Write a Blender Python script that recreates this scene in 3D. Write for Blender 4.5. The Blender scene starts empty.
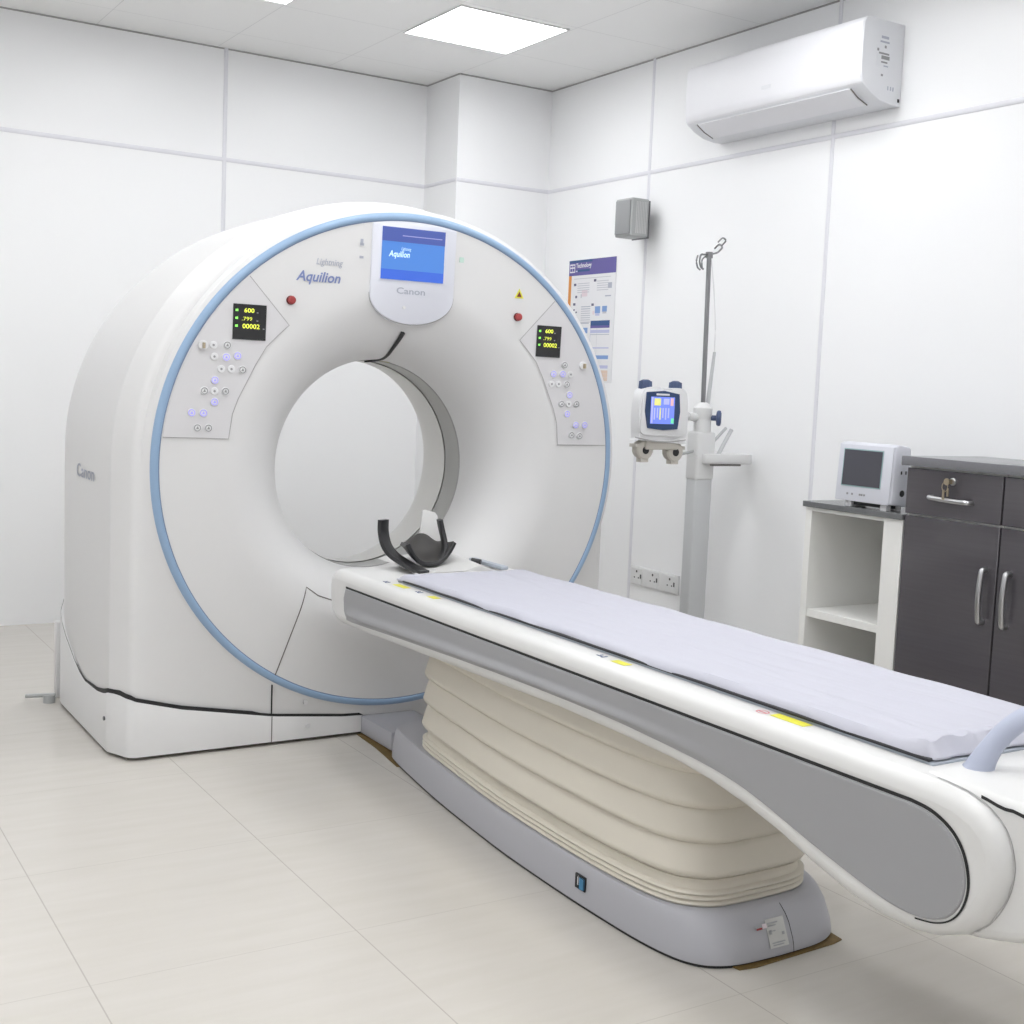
import bpy, bmesh, math, random
from mathutils import Vector, Matrix
from math import sin, cos, pi, sqrt, hypot, radians, atan2
random.seed(7)
scn = bpy.context.scene
COL = scn.collection

# ------------------------------------------------------------------ materials
MATS = {}
def mat(name, col, rough=.4, metal=0., spec=.5, coat=0., emit=None, estr=0., noise=0., nscale=40., bump=0., bscale=60.):
    m = bpy.data.materials.new(name); m.use_nodes = True
    nt = m.node_tree; b = nt.nodes['Principled BSDF']
    c = (col[0], col[1], col[2], 1)
    b.inputs['Base Color'].default_value = c
    b.inputs['Roughness'].default_value = rough
    b.inputs['Metallic'].default_value = metal
    b.inputs['Specular IOR Level'].default_value = spec
    b.inputs['Coat Weight'].default_value = coat
    b.inputs['Coat Roughness'].default_value = .08
    tc = nt.nodes.new('ShaderNodeTexCoord')
    if emit:
        b.inputs['Emission Color'].default_value = (*emit, 1); b.inputs['Emission Strength'].default_value = estr
    n = nt.nodes.new('ShaderNodeTexNoise'); n.inputs['Scale'].default_value = nscale; n.inputs['Detail'].default_value = 3
    nt.links.new(tc.outputs['Object'], n.inputs['Vector'])
    mx = nt.nodes.new('ShaderNodeMix'); mx.data_type = 'RGBA'
    k = 1 - max(noise, .01)
    mx.inputs[6].default_value = (c[0]*k, c[1]*k, c[2]*k, 1); mx.inputs[7].default_value = c
    nt.links.new(n.outputs['Fac'], mx.inputs[0]); nt.links.new(mx.outputs[2], b.inputs['Base Color'])
    if bump:
        n2 = nt.nodes.new('ShaderNodeTexNoise'); n2.inputs['Scale'].default_value = bscale; n2.inputs['Detail'].default_value = 4
        nt.links.new(tc.outputs['Object'], n2.inputs['Vector'])
        bp = nt.nodes.new('ShaderNodeBump'); bp.inputs['Strength'].default_value = bump; bp.inputs['Distance'].default_value = .01
        nt.links.new(n2.outputs['Fac'], bp.inputs['Height']); nt.links.new(bp.outputs['Normal'], b.inputs['Normal'])
    MATS[name] = m
    return m
mat('gantry_white', (.735, .73, .73), .42)
mat('panel_grey_white', (.69, .68, .695), .38)
mat('screen_surround', (.74, .75, .82), .3)
mat('bore_cream', (.80, .79, .765), .35)
mat('window_grey', (.42, .42, .405), .35)
mat('ring_blue', (.29, .42, .60), .35)
mat('ring_edge', (.20, .27, .42), .4)
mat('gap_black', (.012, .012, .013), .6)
mat('seam_dark', (.16, .145, .14), .6)
mat('seam_soft', (.40, .39, .39), .6)
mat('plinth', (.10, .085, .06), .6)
mat('text_blue', (.20, .25, .48), .5)
mat('text_grey', (.42, .43, .45), .5)
mat('text_light', (.44, .46, .54), .5)
mat('display_black', (.018, .018, .02), .25)
mat('led_yellow', (.5, .55, .05), .5, emit=(.75, .80, .08), estr=.8)
mat('led_green', (.2, .6, .1), .5, emit=(.25, .85, .12), estr=.9)
mat('lcd_blue', (.02, .08, .3), .25, emit=(.085, .22, .53), estr=.8)
mat('lcd_navy', (.02, .03, .15), .25, emit=(.075, .11, .33), estr=.8)
mat('lcd_deep', (.02, .05, .3), .25, emit=(.045, .13, .52), estr=.8)
mat('lcd_white', (.4, .5, .6), .25, emit=(.40, .60, .85), estr=.9)
mat('lcd_line', (.2, .2, .3), .25, emit=(.20, .22, .48), estr=.8)
mat('button_white', (.75, .75, .76), .4)
mat('button_grey', (.30, .30, .31), .5)
mat('button_violet', (.36, .34, .72), .5, emit=(.30, .26, .85), estr=.35)
mat('red', (.36, .045, .045), .35)
mat('red_dark', (.16, .02, .02), .4)
mat('yellow', (.75, .72, .06), .5)
mat('olive', (.42, .38, .05), .5)
mat('pale_green', (.55, .72, .64), .4)
mat('couch_white', (.70, .695, .685), .35, coat=.1)
mat('couch_grey', (.325, .325, .335), .42)
mat('tray_grey', (.42, .46, .52), .35)
mat('pad_black', (.03, .03, .035), .6)
mat('sheet', (.51, .51, .575), .75, bump=.6, bscale=9)
mat('handle_blue', (.42, .45, .56), .4)
mat('bellows', (.68, .635, .55), .5)
mat('base_grey', (.45, .45, .485), .42)
mat('label_white', (.60, .60, .58), .5)
mat('black', (.02, .02, .022), .38)
mat('cradle_dark', (.045, .042, .04), .55)
mat('blue_plug', (.05, .22, .40), .4)
mat('tape_brown', (.22, .14, .04), .6, noise=.5, nscale=60)
mat('ac_white', (.84, .84, .87), .45)
mat('ac_grey', (.78, .79, .82), .4)
mat('speaker_grey', (.42, .43, .43), .55)
mat('speaker_light', (.60, .60, .60), .5)
mat('grille', (.30, .305, .31), .7)
mat('metal', (.50, .50, .51), .28, metal=1)
mat('rod_steel', (.27, .27, .28), .3, metal=1)
mat('metal_dark', (.20, .20, .21), .35, metal=.8)
mat('brass', (.50, .42, .30), .3, metal=1)
mat('post_grey', (.55, .56, .57), .35)
mat('post_light', (.72, .72, .72), .4)
mat('inj_white', (.78, .78, .79), .35)
mat('inj_beige', (.55, .52, .47), .45)
mat('navy', (.02, .05, .14), .35)
mat('cap_navy', (.07, .10, .20), .5)
mat('worktop', (.20, .20, .215), .22, noise=.15, nscale=150)
mat('shelf_top', (.16, .165, .17), .25, noise=.2, nscale=150)
mat('laminate', (.84, .835, .81), .4)
mat('monitor_body', (.66, .67, .73), .4)
mat('monitor_glass', (.075, .075, .09), .2)
mat('monitor_rim', (.30, .45, .46), .4)
mat('socket_white', (.74, .74, .74), .35)
mat('socket_hole', (.08, .08, .08), .5)
mat('paper', (.80, .80, .82), .6)
mat('poster_purple', (.13, .11, .34), .5)
mat('poster_navy', (.03, .09, .25), .5)
mat('poster_orange', (.75, .30, .06), .5)
mat('poster_blue', (.22, .36, .66), .5)
mat('poster_lilac', (.52, .54, .74), .5)
mat('poster_peach', (.76, .60, .50), .5)
mat('poster_grey', (.55, .55, .60), .5)
mat('poster_pink', (.76, .66, .70), .5)
mat('poster_dark', (.12, .12, .2), .5)
mat('warn_red', (.65, .25, .27), .5)

def node_mat(name):
    m = bpy.data.materials.new(name); m.use_nodes = True; MATS[name] = m
    return m, m.node_tree, m.node_tree.nodes['Principled BSDF']
def math_node(nt, op, a, b=None, c=None):
    n = nt.nodes.new('ShaderNodeMath'); n.operation = op
    for i, v in enumerate((a, b, c)):
        if v is None: continue
        if isinstance(v, (int, float)): n.inputs[i].default_value = v
        else: nt.links.new(v, n.inputs[i])
    return n.outputs[0]
# glossy laminated wall sheets
m, nt, b = node_mat('wall_laminate')
b.inputs['Roughness'].default_value = .30; b.inputs['Specular IOR Level'].default_value = .35
tc = nt.nodes.new('ShaderNodeTexCoord')
n = nt.nodes.new('ShaderNodeTexNoise'); n.inputs['Scale'].default_value = .8; n.inputs['Detail'].default_value = 2
nt.links.new(tc.outputs['Object'], n.inputs['Vector'])
mx = nt.nodes.new('ShaderNodeMix'); mx.data_type = 'RGBA'
mx.inputs[6].default_value = (.895, .898, .907, 1); mx.inputs[7].default_value = (.912, .915, .924, 1)
nt.links.new(n.outputs['Fac'], mx.inputs[0]); nt.links.new(mx.outputs[2], b.inputs['Base Color'])
# ceiling tiles 0.6 m with thin joints
m, nt, b = node_mat('ceiling_tile')
b.inputs['Roughness'].default_value = .8
tc = nt.nodes.new('ShaderNodeTexCoord'); sp = nt.nodes.new('ShaderNodeSeparateXYZ')
nt.links.new(tc.outputs['Object'], sp.inputs[0])
def joint(nt, coord, off, step, hw):
    a = math_node(nt, 'SUBTRACT', coord, off); a = math_node(nt, 'DIVIDE', a, step)
    a = math_node(nt, 'FRACT', a); a = math_node(nt, 'SUBTRACT', a, .5); a = math_node(nt, 'ABSOLUTE', a)
    return math_node(nt, 'GREATER_THAN', a, .5-hw/step)
jx = joint(nt, sp.outputs[0], 1.53, .6, .002); jy = joint(nt, sp.outputs[1], 5.10, .6, .002)
jj = math_node(nt, 'MAXIMUM', jx, jy)
mx = nt.nodes.new('ShaderNodeMix'); mx.data_type = 'RGBA'
mx.inputs[6].default_value = (.93, .93, .925, 1); mx.inputs[7].default_value = (.76, .76, .76, 1)
nt.links.new(jj, mx.inputs[0]); nt.links.new(mx.outputs[2], b.inputs['Base Color'])
# vitrified floor tiles, pale beige with grain running across
m, nt, b = node_mat('floor_tile')
b.inputs['Roughness'].default_value = .22; b.inputs['Specular IOR Level'].default_value = .45
tc = nt.nodes.new('ShaderNodeTexCoord'); sp = nt.nodes.new('ShaderNodeSeparateXYZ')
nt.links.new(tc.outputs['Object'], sp.inputs[0])
jx = joint(nt, sp.outputs[0], .612, .6, .0016); jy = joint(nt, sp.outputs[1], 2.63, .665, .0012)
jj = math_node(nt, 'MAXIMUM', jx, math_node(nt, 'MULTIPLY', jy, .6))
mp = nt.nodes.new('ShaderNodeMapping'); mp.inputs['Scale'].default_value = (2.2, 14, 1)
nt.links.new(tc.outputs['Object'], mp.inputs['Vector'])
n = nt.nodes.new('ShaderNodeTexNoise'); n.inputs['Scale'].default_value = 1.6; n.inputs['Detail'].default_value = 5
nt.links.new(mp.outputs[0], n.inputs['Vector'])
cr = nt.nodes.new('ShaderNodeValToRGB')
cr.color_ramp.elements[0].position = .3; cr.color_ramp.elements[0].color = (.59, .56, .51, 1)
cr.color_ramp.elements[1].position = .7; cr.color_ramp.elements[1].color = (.62, .59, .545, 1)
nt.links.new(n.outputs['Fac'], cr.inputs[0])
mx = nt.nodes.new('ShaderNodeMix'); mx.data_type = 'RGBA'
nt.links.new(cr.outputs[0], mx.inputs[6]); mx.inputs[7].default_value = (.46, .43, .39, 1)
nt.links.new(jj, mx.inputs[0]); nt.links.new(mx.outputs[2], b.inputs['Base Color'])
# aluminium-white cover strips
mat('strip', (.76, .76, .80), .3)
# charcoal gloss cabinet laminate with fine horizontal grain
m, nt, b = node_mat('cabinet_dark')
b.inputs['Roughness'].default_value = .12; b.inputs['Coat Weight'].default_value = .5; b.inputs['Coat Roughness'].default_value = .1
tc = nt.nodes.new('ShaderNodeTexCoord'); mp = nt.nodes.new('ShaderNodeMapping'); mp.inputs['Scale'].default_value = (1, 1, 30)
nt.links.new(tc.outputs['Object'], mp.inputs['Vector'])
n = nt.nodes.new('ShaderNodeTexNoise'); n.inputs['Scale'].default_value = 4; n.inputs['Detail'].default_value = 4
nt.links.new(mp.outputs[0], n.inputs['Vector'])
mx = nt.nodes.new('ShaderNodeMix'); mx.data_type = 'RGBA'
mx.inputs[6].default_value = (.072, .066, .074, 1); mx.inputs[7].default_value = (.090, .083, .092, 1)
nt.links.new(n.outputs['Fac'], mx.inputs[0]); nt.links.new(mx.outputs[2], b.inputs['Base Color'])
# lamp diffuser
m = bpy.data.materials.new('lamp_diffuser'); m.use_nodes = True; MATS['lamp_diffuser'] = m
b = m.node_tree.nodes['Principled BSDF']
b.inputs['Base Color'].default_value = (.9, .9, .9, 1)
b.inputs['Emission Color'].default_value = (.97, .985, 1, 1); b.inputs['Emission Strength'].default_value = 9.0

# ------------------------------------------------------------------ helpers
WORLD = {}
class MB:
    def __init__(s): s.v = []; s.f = []; s.m = []
    def add(s, vs, fs, mi=0):
        o = len(s.v); s.v += [tuple(v) for v in vs]
        for f in fs: s.f.append(tuple(o+i for i in f)); s.m.append(mi)
        return s
    def box(s, x0, x1, y0, y1, z0, z1, mi=0):
        v = [(x, y, z) for z in (z0, z1) for y in (y0, y1) for x in (x0, x1)]
        return s.add(v, [(0,2,3,1),(4,5,7,6),(0,1,5,4),(2,6,7,3),(0,4,6,2),(1,3,7,5)], mi)
    def grid(s, rows, closed_u=False, closed_v=False, mi=0):
        R = len(rows); C_ = len(rows[0]); o = len(s.v)
        for r in rows: s.v += [tuple(p) for p in r]
        for i in range(R if closed_v else R-1):
            for j in range(C_ if closed_u else C_-1):
                a = i*C_+j; b_ = i*C_+(j+1)%C_; i2 = (i+1) % R
                s.f.append((o+a, o+b_, o+i2*C_+(j+1)%C_, o+i2*C_+j)); s.m.append(mi)
        return s
    def ngon(s, pts, mi=0): return s.add(pts, [tuple(range(len(pts)))], mi)
    def prism(s, pts, vec, mi=0):
        n_ = len(pts); v = Vector(vec)
        q = [tuple(Vector(p)+v) for p in pts]
        fs = [tuple(range(n_))[::-1], tuple(range(n_, 2*n_))]+[(i, (i+1) % n_, n_+(i+1) % n_, n_+i) for i in range(n_)]
        return s.add(list(pts)+q, fs, mi)
    def cyl(s, p0, p1, r0, r1=None, n=20, mi=0):
        r1 = r0 if r1 is None else r1
        p0 = Vector(p0); p1 = Vector(p1); d = (p1-p0).normalized()
        a = d.orthogonal().normalized(); b_ = d.cross(a)
        v = [p0+(a*cos(2*pi*i/n)+b_*sin(2*pi*i/n))*r0 for i in range(n)]+[p1+(a*cos(2*pi*i/n)+b_*sin(2*pi*i/n))*r1 for i in range(n)]
        return s.add(v, [tuple(range(n))[::-1], tuple(range(n, 2*n))]+[(i, (i+1) % n, n+(i+1) % n, n+i) for i in range(n)], mi)
    def lathe(s, p0, axis, prof, n=24, mi=0):      # prof: (distance along axis, radius)
        p0 = Vector(p0); d = Vector(axis).normalized(); a = d.orthogonal().normalized(); b_ = d.cross(a)
        rows = [[p0+d*t+(a*cos(2*pi*i/n)+b_*sin(2*pi*i/n))*max(r, 1e-4) for i in range(n)] for t, r in prof]
        s.grid(rows, closed_u=True, mi=mi); s.ngon(rows[0][::-1], mi); s.ngon(rows[-1], mi)
        return s
    def tube(s, pts, r, n=12, mi=0, flat=1., up=(0, 0, 1)):
        P = [Vector(p) for p in pts]; rows = []; prev = None
        for i, p in enumerate(P):
            t = (P[min(i+1, len(P)-1)]-P[max(i-1, 0)]).normalized()
            a = Vector(up).cross(t)
            if a.length < .05: a = prev if prev else t.orthogonal()
            a.normalize(); b_ = t.cross(a).normalized(); prev = a
            rr = r[i] if isinstance(r, (list, tuple)) else r
            rows.append([p+a*cos(2*pi*k/n)*rr+b_*sin(2*pi*k/n)*rr*flat for k in range(n)])
        s.grid(rows, closed_u=True, mi=mi); s.ngon(rows[0][::-1], mi); s.ngon(rows[-1], mi)
        return s
    def text(s, txt, org, right, up, h, mi=0, shear=0., bold=0., cx=False, width=None):
        cu = bpy.data.curves.new('lettering', 'FONT'); cu.body = txt; cu.size = 1; cu.shear = shear; cu.offset = bold
        cu.resolution_u = 3
        ob = bpy.data.objects.new('lettering', cu); COL.objects.link(ob)
        bpy.context.view_layer.update()
        dg = bpy.context.evaluated_depsgraph_get()
        me = bpy.data.meshes.new_from_object(ob.evaluated_get(dg))
        R = Vector(right).normalized(); U = Vector(up).normalized(); O = Vector(org)
        k = h/.7
        xs = [v.co.x for v in me.vertices] or [0]
        kx = width/(max(xs)-min(xs)) if width else k
        x0 = (max(xs)+min(xs))/2 if cx else min(xs)
        vs = [O+R*(v.co.x-x0)*kx+U*v.co.y*k for v in me.vertices]
        s.add(vs, [tuple(p.vertices) for p in me.polygons], mi)
        bpy.data.objects.remove(ob); bpy.data.curves.remove(cu); bpy.data.meshes.remove(me)
        return s
    def build(s, name, mats, parent=None, bevel=0., segs=2, ang=35, origin=None, recalc=True, weld=False):
        mats = [mats] if isinstance(mats, str) else mats
        bm = bmesh.new()
        vs = [bm.verts.new(v) for v in s.v]
        for f, mi in zip(s.f, s.m):
            try: fc = bm.faces.new([vs[i] for i in f]); fc.material_index = mi
            except ValueError: pass
        if weld: bmesh.ops.remove_doubles(bm, verts=bm.verts, dist=1e-5)
        if recalc: bmesh.ops.recalc_face_normals(bm, faces=bm.faces)
        if bevel:
            es = [e for e in bm.edges if len(e.link_faces) == 2 and e.calc_face_angle(0) > radians(ang)]
            bmesh.ops.bevel(bm, geom=es, offset=bevel, segments=segs, affect='EDGES', profile=.5, clamp_overlap=True)
        for f in bm.faces: f.smooth = True
        for e in bm.edges:
            if len(e.link_faces) == 2 and e.calc_face_angle(0) > radians(38): e.smooth = False
        co = [v.co.copy() for v in bm.verts]
        lo = Vector([min(c[i] for c in co) for i in range(3)]); hi = Vector([max(c[i] for c in co) for i in range(3)])
        org = Vector(origin) if origin else ((lo+hi)/2 if parent else Vector(((lo.x+hi.x)/2, (lo.y+hi.y)/2, lo.z)))
        bmesh.ops.translate(bm, vec=-org, verts=bm.verts)
        me = bpy.data.meshes.new(name); bm.to_mesh(me); bm.free()
        for m_ in mats: me.materials.append(MATS[m_])
        o = bpy.data.objects.new(name, me); COL.objects.link(o)
        WORLD[o.name] = org
        if parent: o.parent = parent; o.location = org-WORLD[parent.name]
        else: o.location = org
        return o
def empty(name, loc):
    o = bpy.data.objects.new(name, None); COL.objects.link(o); o.location = loc; o.empty_display_size = .1
    WORLD[o.name] = Vector(loc); return o
def tag(o, label=None, cat=None, group=None, kind=None):
    if label: o['label'] = label
    if cat: o['category'] = cat
    if group: o['group'] = group
    if kind: o['kind'] = kind
    return o
def dup(o, parent, world, cat=None):
    c = o.copy(); COL.objects.link(c); WORLD[c.name] = Vector(world)
    c.parent = parent; c.location = Vector(world)-(WORLD[parent.name] if parent else Vector((0, 0, 0)))
    return c
def smoothstep(a, b_, x):
    t = min(1, max(0, (x-a)/(b_-a))); return t*t*(3-2*t)
def interp(tab, x):
    if x <= tab[0][0]: return tab[0][1]
    for (a, va), (b_, vb) in zip(tab, tab[1:]):
        if x <= b_: return va+(vb-va)*(x-a)/(b_-a)
    return tab[-1][1]
def inset(poly, d):                                # 2D offset of a closed polygon (CCW) inwards
    out = []; n_ = len(poly)
    for i in range(n_):
        a = Vector(poly[i-1]); b_ = Vector(poly[i]); c = Vector(poly[(i+1) % n_])
        e1 = (b_-a).normalized(); e2 = (c-b_).normalized()
        n1 = Vector((-e1.y, e1.x)); n2 = Vector((-e2.y, e2.x)); k = n1+n2
        k = k/(1+n1.dot(n2)) if n1.dot(n2) > -.9 else n1
        out.append((b_.x+k.x*d, b_.y+k.y*d))
    return out
def resample(poly, step, closed=True):
    out = []; n_ = len(poly)
    for i in range(n_ if closed else n_-1):
        a = Vector(poly[i]); b_ = Vector(poly[(i+1) % n_]); k = max(1, int((b_-a).length/step))
        for j in range(k): out.append(tuple(a+(b_-a)*j/k))
    if not closed: out.append(tuple(poly[-1]))
    return out
def catmull(P, k=6, closed=False):
    P = [Vector(p) for p in P]; n_ = len(P); out = []
    for i in range(n_ if closed else n_-1):
        g = (lambda j: P[j % n_]) if closed else (lambda j: P[min(max(j, 0), n_-1)])
        p0, p1, p2, p3 = g(i-1), g(i), g(i+1), g(i+2)
        for j in range(k):
            t = j/k
            out.append(tuple(.5*((2*p1)+(p2-p0)*t+(2*p0-5*p1+4*p2-p3)*t*t+(3*p1-p0-3*p2+p3)*t**3)))
    if not closed: out.append(tuple(P[-1]))
    return out

# ------------------------------------------------------------------ room shell
XR, YB, YP, XP, H, ZR = 3.924, 6.62, 6.239, 3.333, 2.942, 2.382
XL, YF = -1.6, -1.6
def st(o): o['kind'] = 'structure'; return o
st(MB().box(XL-.1, XR+.1, YF-.1, YB+.1, -.08, 0).build('floor', 'floor_tile', origin=(0, 0, 0)))
st(MB().box(XL-.1, XR+.1, YF-.1, YB+.1, H, H+.08).build('ceiling', 'ceiling_tile', origin=(0, 0, 0)))
st(MB().box(XL-.1, XR+.1, YB, YB+.1, 0, H).build('wall_back', 'wall_laminate', origin=(0, 0, 0)))
st(MB().box(XR, XR+.1, YF-.1, YB, 0, H).build('wall_right', 'wall_laminate', origin=(0, 0, 0)))
st(MB().box(XL-.1, XL, YF-.1, YB, 0, H).build('wall_left', 'wall_laminate', origin=(0, 0, 0)))
st(MB().box(XL, XR, YF-.1, YF, 0, H).build('wall_front', 'wall_laminate', origin=(0, 0, 0)))
st(MB().box(XP, XR, YP, YB, 0, H).build('wall_pillar', 'wall_laminate', origin=(0, 0, 0)))
# half-round cover strips
def strip(p0, p1, n, w=.011, d=.005):
    p0 = Vector(p0); p1 = Vector(p1); t = (p1-p0).normalized(); n = Vector(n); s_ = t.cross(n).normalized()
    mb = MB(); rows = []
    for p in (p0, p1):
        rows.append([p+s_*w*cos(a)+n*d*sin(a) for a in [pi*i/8 for i in range(9)]])
    mb.grid(rows); return mb
k = 0
def trim(p0, p1, n, **kw):
    global k; k += 1
    st(strip(p0, p1, n, **kw).build('trim_%d' % k, 'strip'))
trim((XL, YB, ZR), (XP, YB, ZR), (0, -1, 0)); trim((2.175, YB, 0), (2.175, YB, H), (0, -1, 0)); trim((.92, YB, 0), (.92, YB, H), (0, -1, 0)) if False else None
trim((XP, YB, ZR), (XP, YP, ZR), (-1, 0, 0)); trim((XP, YP, ZR), (XR, YP, ZR), (0, -1, 0))
trim((XR, YP, ZR), (XR, YF, ZR), (-1, 0, 0))
for y in (5.289, 4.009, 2.73, 1.45, .17): trim((XR, y, 0), (XR, y, H), (-1, 0, 0))
# shadow-gap line where ceiling meets the wall panels
for a, b_, nn in (((XL, YB), (XP, YB), (0, -1, 0)), ((XP, YB), (XP, YP), (-1, 0, 0)), ((XP, YP), (XR, YP), (0, -1, 0)), ((XR, YP), (XR, YF), (-1, 0, 0))):
    k += 1
    st(strip((*a, H-.004), (*b_, H-.004), nn, w=.004, d=.002).build('trim_%d' % k, 'seam_soft'))

# ceiling panel lamps
def panel_lamp(x, y, label, first=None):
    t = empty('ceiling_light', (x, y, H-.012)); tag(t, label, 'light', 'square ceiling panel lights')
    mb = MB()
    for a in ((-.288, -.280, -.288, .288), (.280, .288, -.288, .288), (-.280, .280, -.288, -.280), (-.280, .280, .280, .288)):
        mb.box(x+a[0], x+a[1], y+a[2], y+a[3], H-.010, H-.001)
    mb.build('frame', 'socket_white', t, bevel=.001, segs=1)
    MB().box(x-.280, x+.280, y-.280, y+.280, H-.006, H-.002).build('diffuser', 'lamp_diffuser', t)
panel_lamp(3.02, 5.42, 'lit square white ceiling panel light near the room corner above the scanner')
panel_lamp(1.84, 5.36, 'lit square ceiling panel light cut off by the top edge, left of the whole one')
for x in (.62, 1.84, 3.02):
    for y in (3.6, 1.8, 0.):
        panel_lamp(x, y, 'lit square ceiling panel light out of frame overhead')
panel_lamp(.62, 5.36, 'lit square ceiling panel light out of frame overhead')
for y in (3.6, 1.8, 0.): panel_lamp(-.6, y, 'lit square ceiling panel light out of frame overhead')

# ------------------------------------------------------------------ CT gantry
GX = 2.01
gantry = empty('ct_scanner_gantry', (GX, 4.6, 0))
tag(gantry, 'big white ring-shaped scanner gantry with pale blue ring trim, standing on the tiled floor', 'medical scanner')
def czr(r): return .965+.017*min(1, max(0, (r-.39)/.493))
RF = .63
def prof(r):
    if r >= RF: return 0.
    a = RF-.39; t = min(1, (RF-r)/a)
    return .26*(1-sqrt(max(0, 1-t**2.0)))
def shear(x, z): return -.0463*x-.043*(z-.98)
def fy(x, z):
    r = hypot(x, z-.975); r = hypot(x, z-czr(r)); return 4.087+shear(x, z)+prof(r)
def fp(x, z, off=0.): return (GX+x, fy(x, z)-off, z)
NA = 192
def circ(r, yf, n=NA):
    out = []
    for i in range(n):
        a = 2*pi*i/n; x = r*cos(a); z = czr(r)+r*sin(a); out.append((GX+x, yf(x, z), z))
    return out
# front face and funnel
rows = []
rr = [.853, .84, .80, .75, .70, .665]+[RF-(RF-.39)*sin(pi/2*i/22) for i in range(23)]
for r in rr: rows.append(circ(r, lambda x, z: 4.087+shear(x, z)+prof(r)))
rows.append(circ(.389, lambda x, z: 4.36+.5*shear(x, z))); rows.append(circ(.389, lambda x, z: 4.378))
MB().grid(rows, closed_u=True).build('front_cover', 'gantry_white', gantry)
# bore
MB().grid([circ(.389, lambda x, z: 4.378), circ(.386, lambda x, z: 4.381), circ(.386, lambda x, z: 4.385)], closed_u=True).build('bore_rim', 'seam_soft', gantry)
MB().grid([circ(.388, lambda x, z: 4.384), circ(.388, lambda x, z: 4.498)], closed_u=True).build('scan_window', 'window_grey', gantry)
rows = [circ(.385, lambda x, z: 4.498), circ(.384, lambda x, z: 4.504)]
for i in range(13): rows.append(circ(.385+.20*(1-cos(pi/2*i/12)), lambda x, z: 4.58+.30*sin(pi/2*i/12)))
rows.append(circ(.80, lambda x, z: 5.08))
MB().grid(rows, closed_u=True).build('bore_liner', 'bore_cream', gantry)
# blue ring
rows = []
for r, d in ((.851, .003), (.8525, -.002), (.855, -.004), (.862, -.005), (.869, -.003), (.874, .003), (.879, .012), (.882, .026)):
    rows.append(circ(r, lambda x, z: 4.087+shear(x, z)+d))
MB().grid(rows, closed_u=True).build('ring_trim', 'ring_blue', gantry)
MB().grid([circ(.849, lambda x, z: 4.087+shear(x, z)-.0006), circ(.8535, lambda x, z: 4.087+shear(x, z)-.0006)], closed_u=True).build('ring_seam', 'ring_edge', gantry)
# housing shell
def outline(w, h, Y, zb=.012):
    pts = []; zc_ = .98
    for i in range(96): a = pi*i/96; pts.append((GX+w*cos(a), Y, zc_+h*sin(a)))
    for i in range(24): pts.append((GX-w, Y, zc_-(zc_-zb)*i/24))
    for i in range(48): pts.append((GX-w+2*w*i/48, Y, zb))
    for i in range(24): pts.append((GX+w, Y, zb+(zc_-zb)*i/24))
    return pts
def circ_m(r, dy, zmin=.014):
    ac = atan2(.968, .95); out = []
    A = [pi*i/96 for i in range(96)]+[pi+ac*i/24 for i in range(24)]+[pi+ac+(pi-2*ac)*i/48 for i in range(48)]+[2*pi-ac+ac*i/24 for i in range(24)]
    for a in A:
        x = r*cos(a); z = max(zmin, .982+r*sin(a)); out.append((GX+x, 4.087+shear(x, z)+dy, z))
    return out
rows = [circ_m(.876, .008), circ_m(.890, .014)]
rows += [outline(w, h, Y) for w, h, Y in ((.900, .893, 4.152), (.912, .899, 4.1535), (.922, .904, 4.158), (.932, .909, 4.170), (.969, .932, 4.255))]
mbh = MB().grid(rows, closed_u=True)
rows = [outline(w, h, Y) for w, h, Y in ((.969, .932, 4.255), (.969, .932, 4.40), (.968, .930, 4.7), (.965, .926, 4.93), (.958, .918, 4.985), (.940, .900, 5.035), (.905, .865, 5.07), (.875, .835, 5.08))]
a_ = [atan2(p[2]-.98, p[0]-GX) for p in rows[-1]]
rows.append([(GX+.795*cos(t), 5.08, .965+.795*sin(t)) for t in a_])
mbh.grid(rows, closed_u=True).build('housing', 'gantry_white', gantry)
# base skirt and the black gap above it
xt = [(0, .070), (.18, .077), (.44, .104), (.76, .161), (.925, .205)]
yt = [(4.16, .207), (4.20, .214), (4.262, .213), (4.30, .200), (4.395, .187), (4.58, .182), (4.66, .196), (4.74, .222), (4.89, .285), (4.98, .34), (5.07, .42)]
path = []
for y in [5.05, 5.0, 4.95]+[4.95-.69*i/24 for i in range(1, 24)]: path.append((-.970 if y < 4.99 else -.970+(y-4.99)*.5, y, interp(yt, y)))
path += [(-.970, 4.2555, .2135), (-.957, 4.227, .215), (-.945, 4.199, .214), (-.934, 4.169, .210), (-.922, 4.153, .207)]
for i in range(61): x = -.908+1.816*i/60; path.append((x, 4.1475, interp(xt, abs(x))))
path += [(-p[0], p[1], p[2]) for p in path[:path.index((-.922, 4.153, .207))+1][::-1]]
def offp(d):
    out = []
    for i, p in enumerate(path):
        a = Vector(path[max(i-1, 0)][:2]); b_ = Vector(path[min(i+1, len(path)-1)][:2]); t = (b_-a).normalized()
        out.append((p[0]+t.y*d, p[1]-t.x*d))
    return out
q = list(zip(offp(.003), [p[2] for p in path])); qi = list(zip(offp(-.012), [p[2] for p in path])); qm = list(zip(offp(.001), [p[2] for p in path]))
rows = [[(GX+a[0], a[1], .012) for a, z in q], [(GX+a[0], a[1], z-.004) for a, z in q], [(GX+a[0], a[1], z) for a, z in qm], [(GX+a[0], a[1], z) for a, z in qi]]
MB().grid(rows).build('base_skirt', 'gantry_white', gantry)
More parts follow.
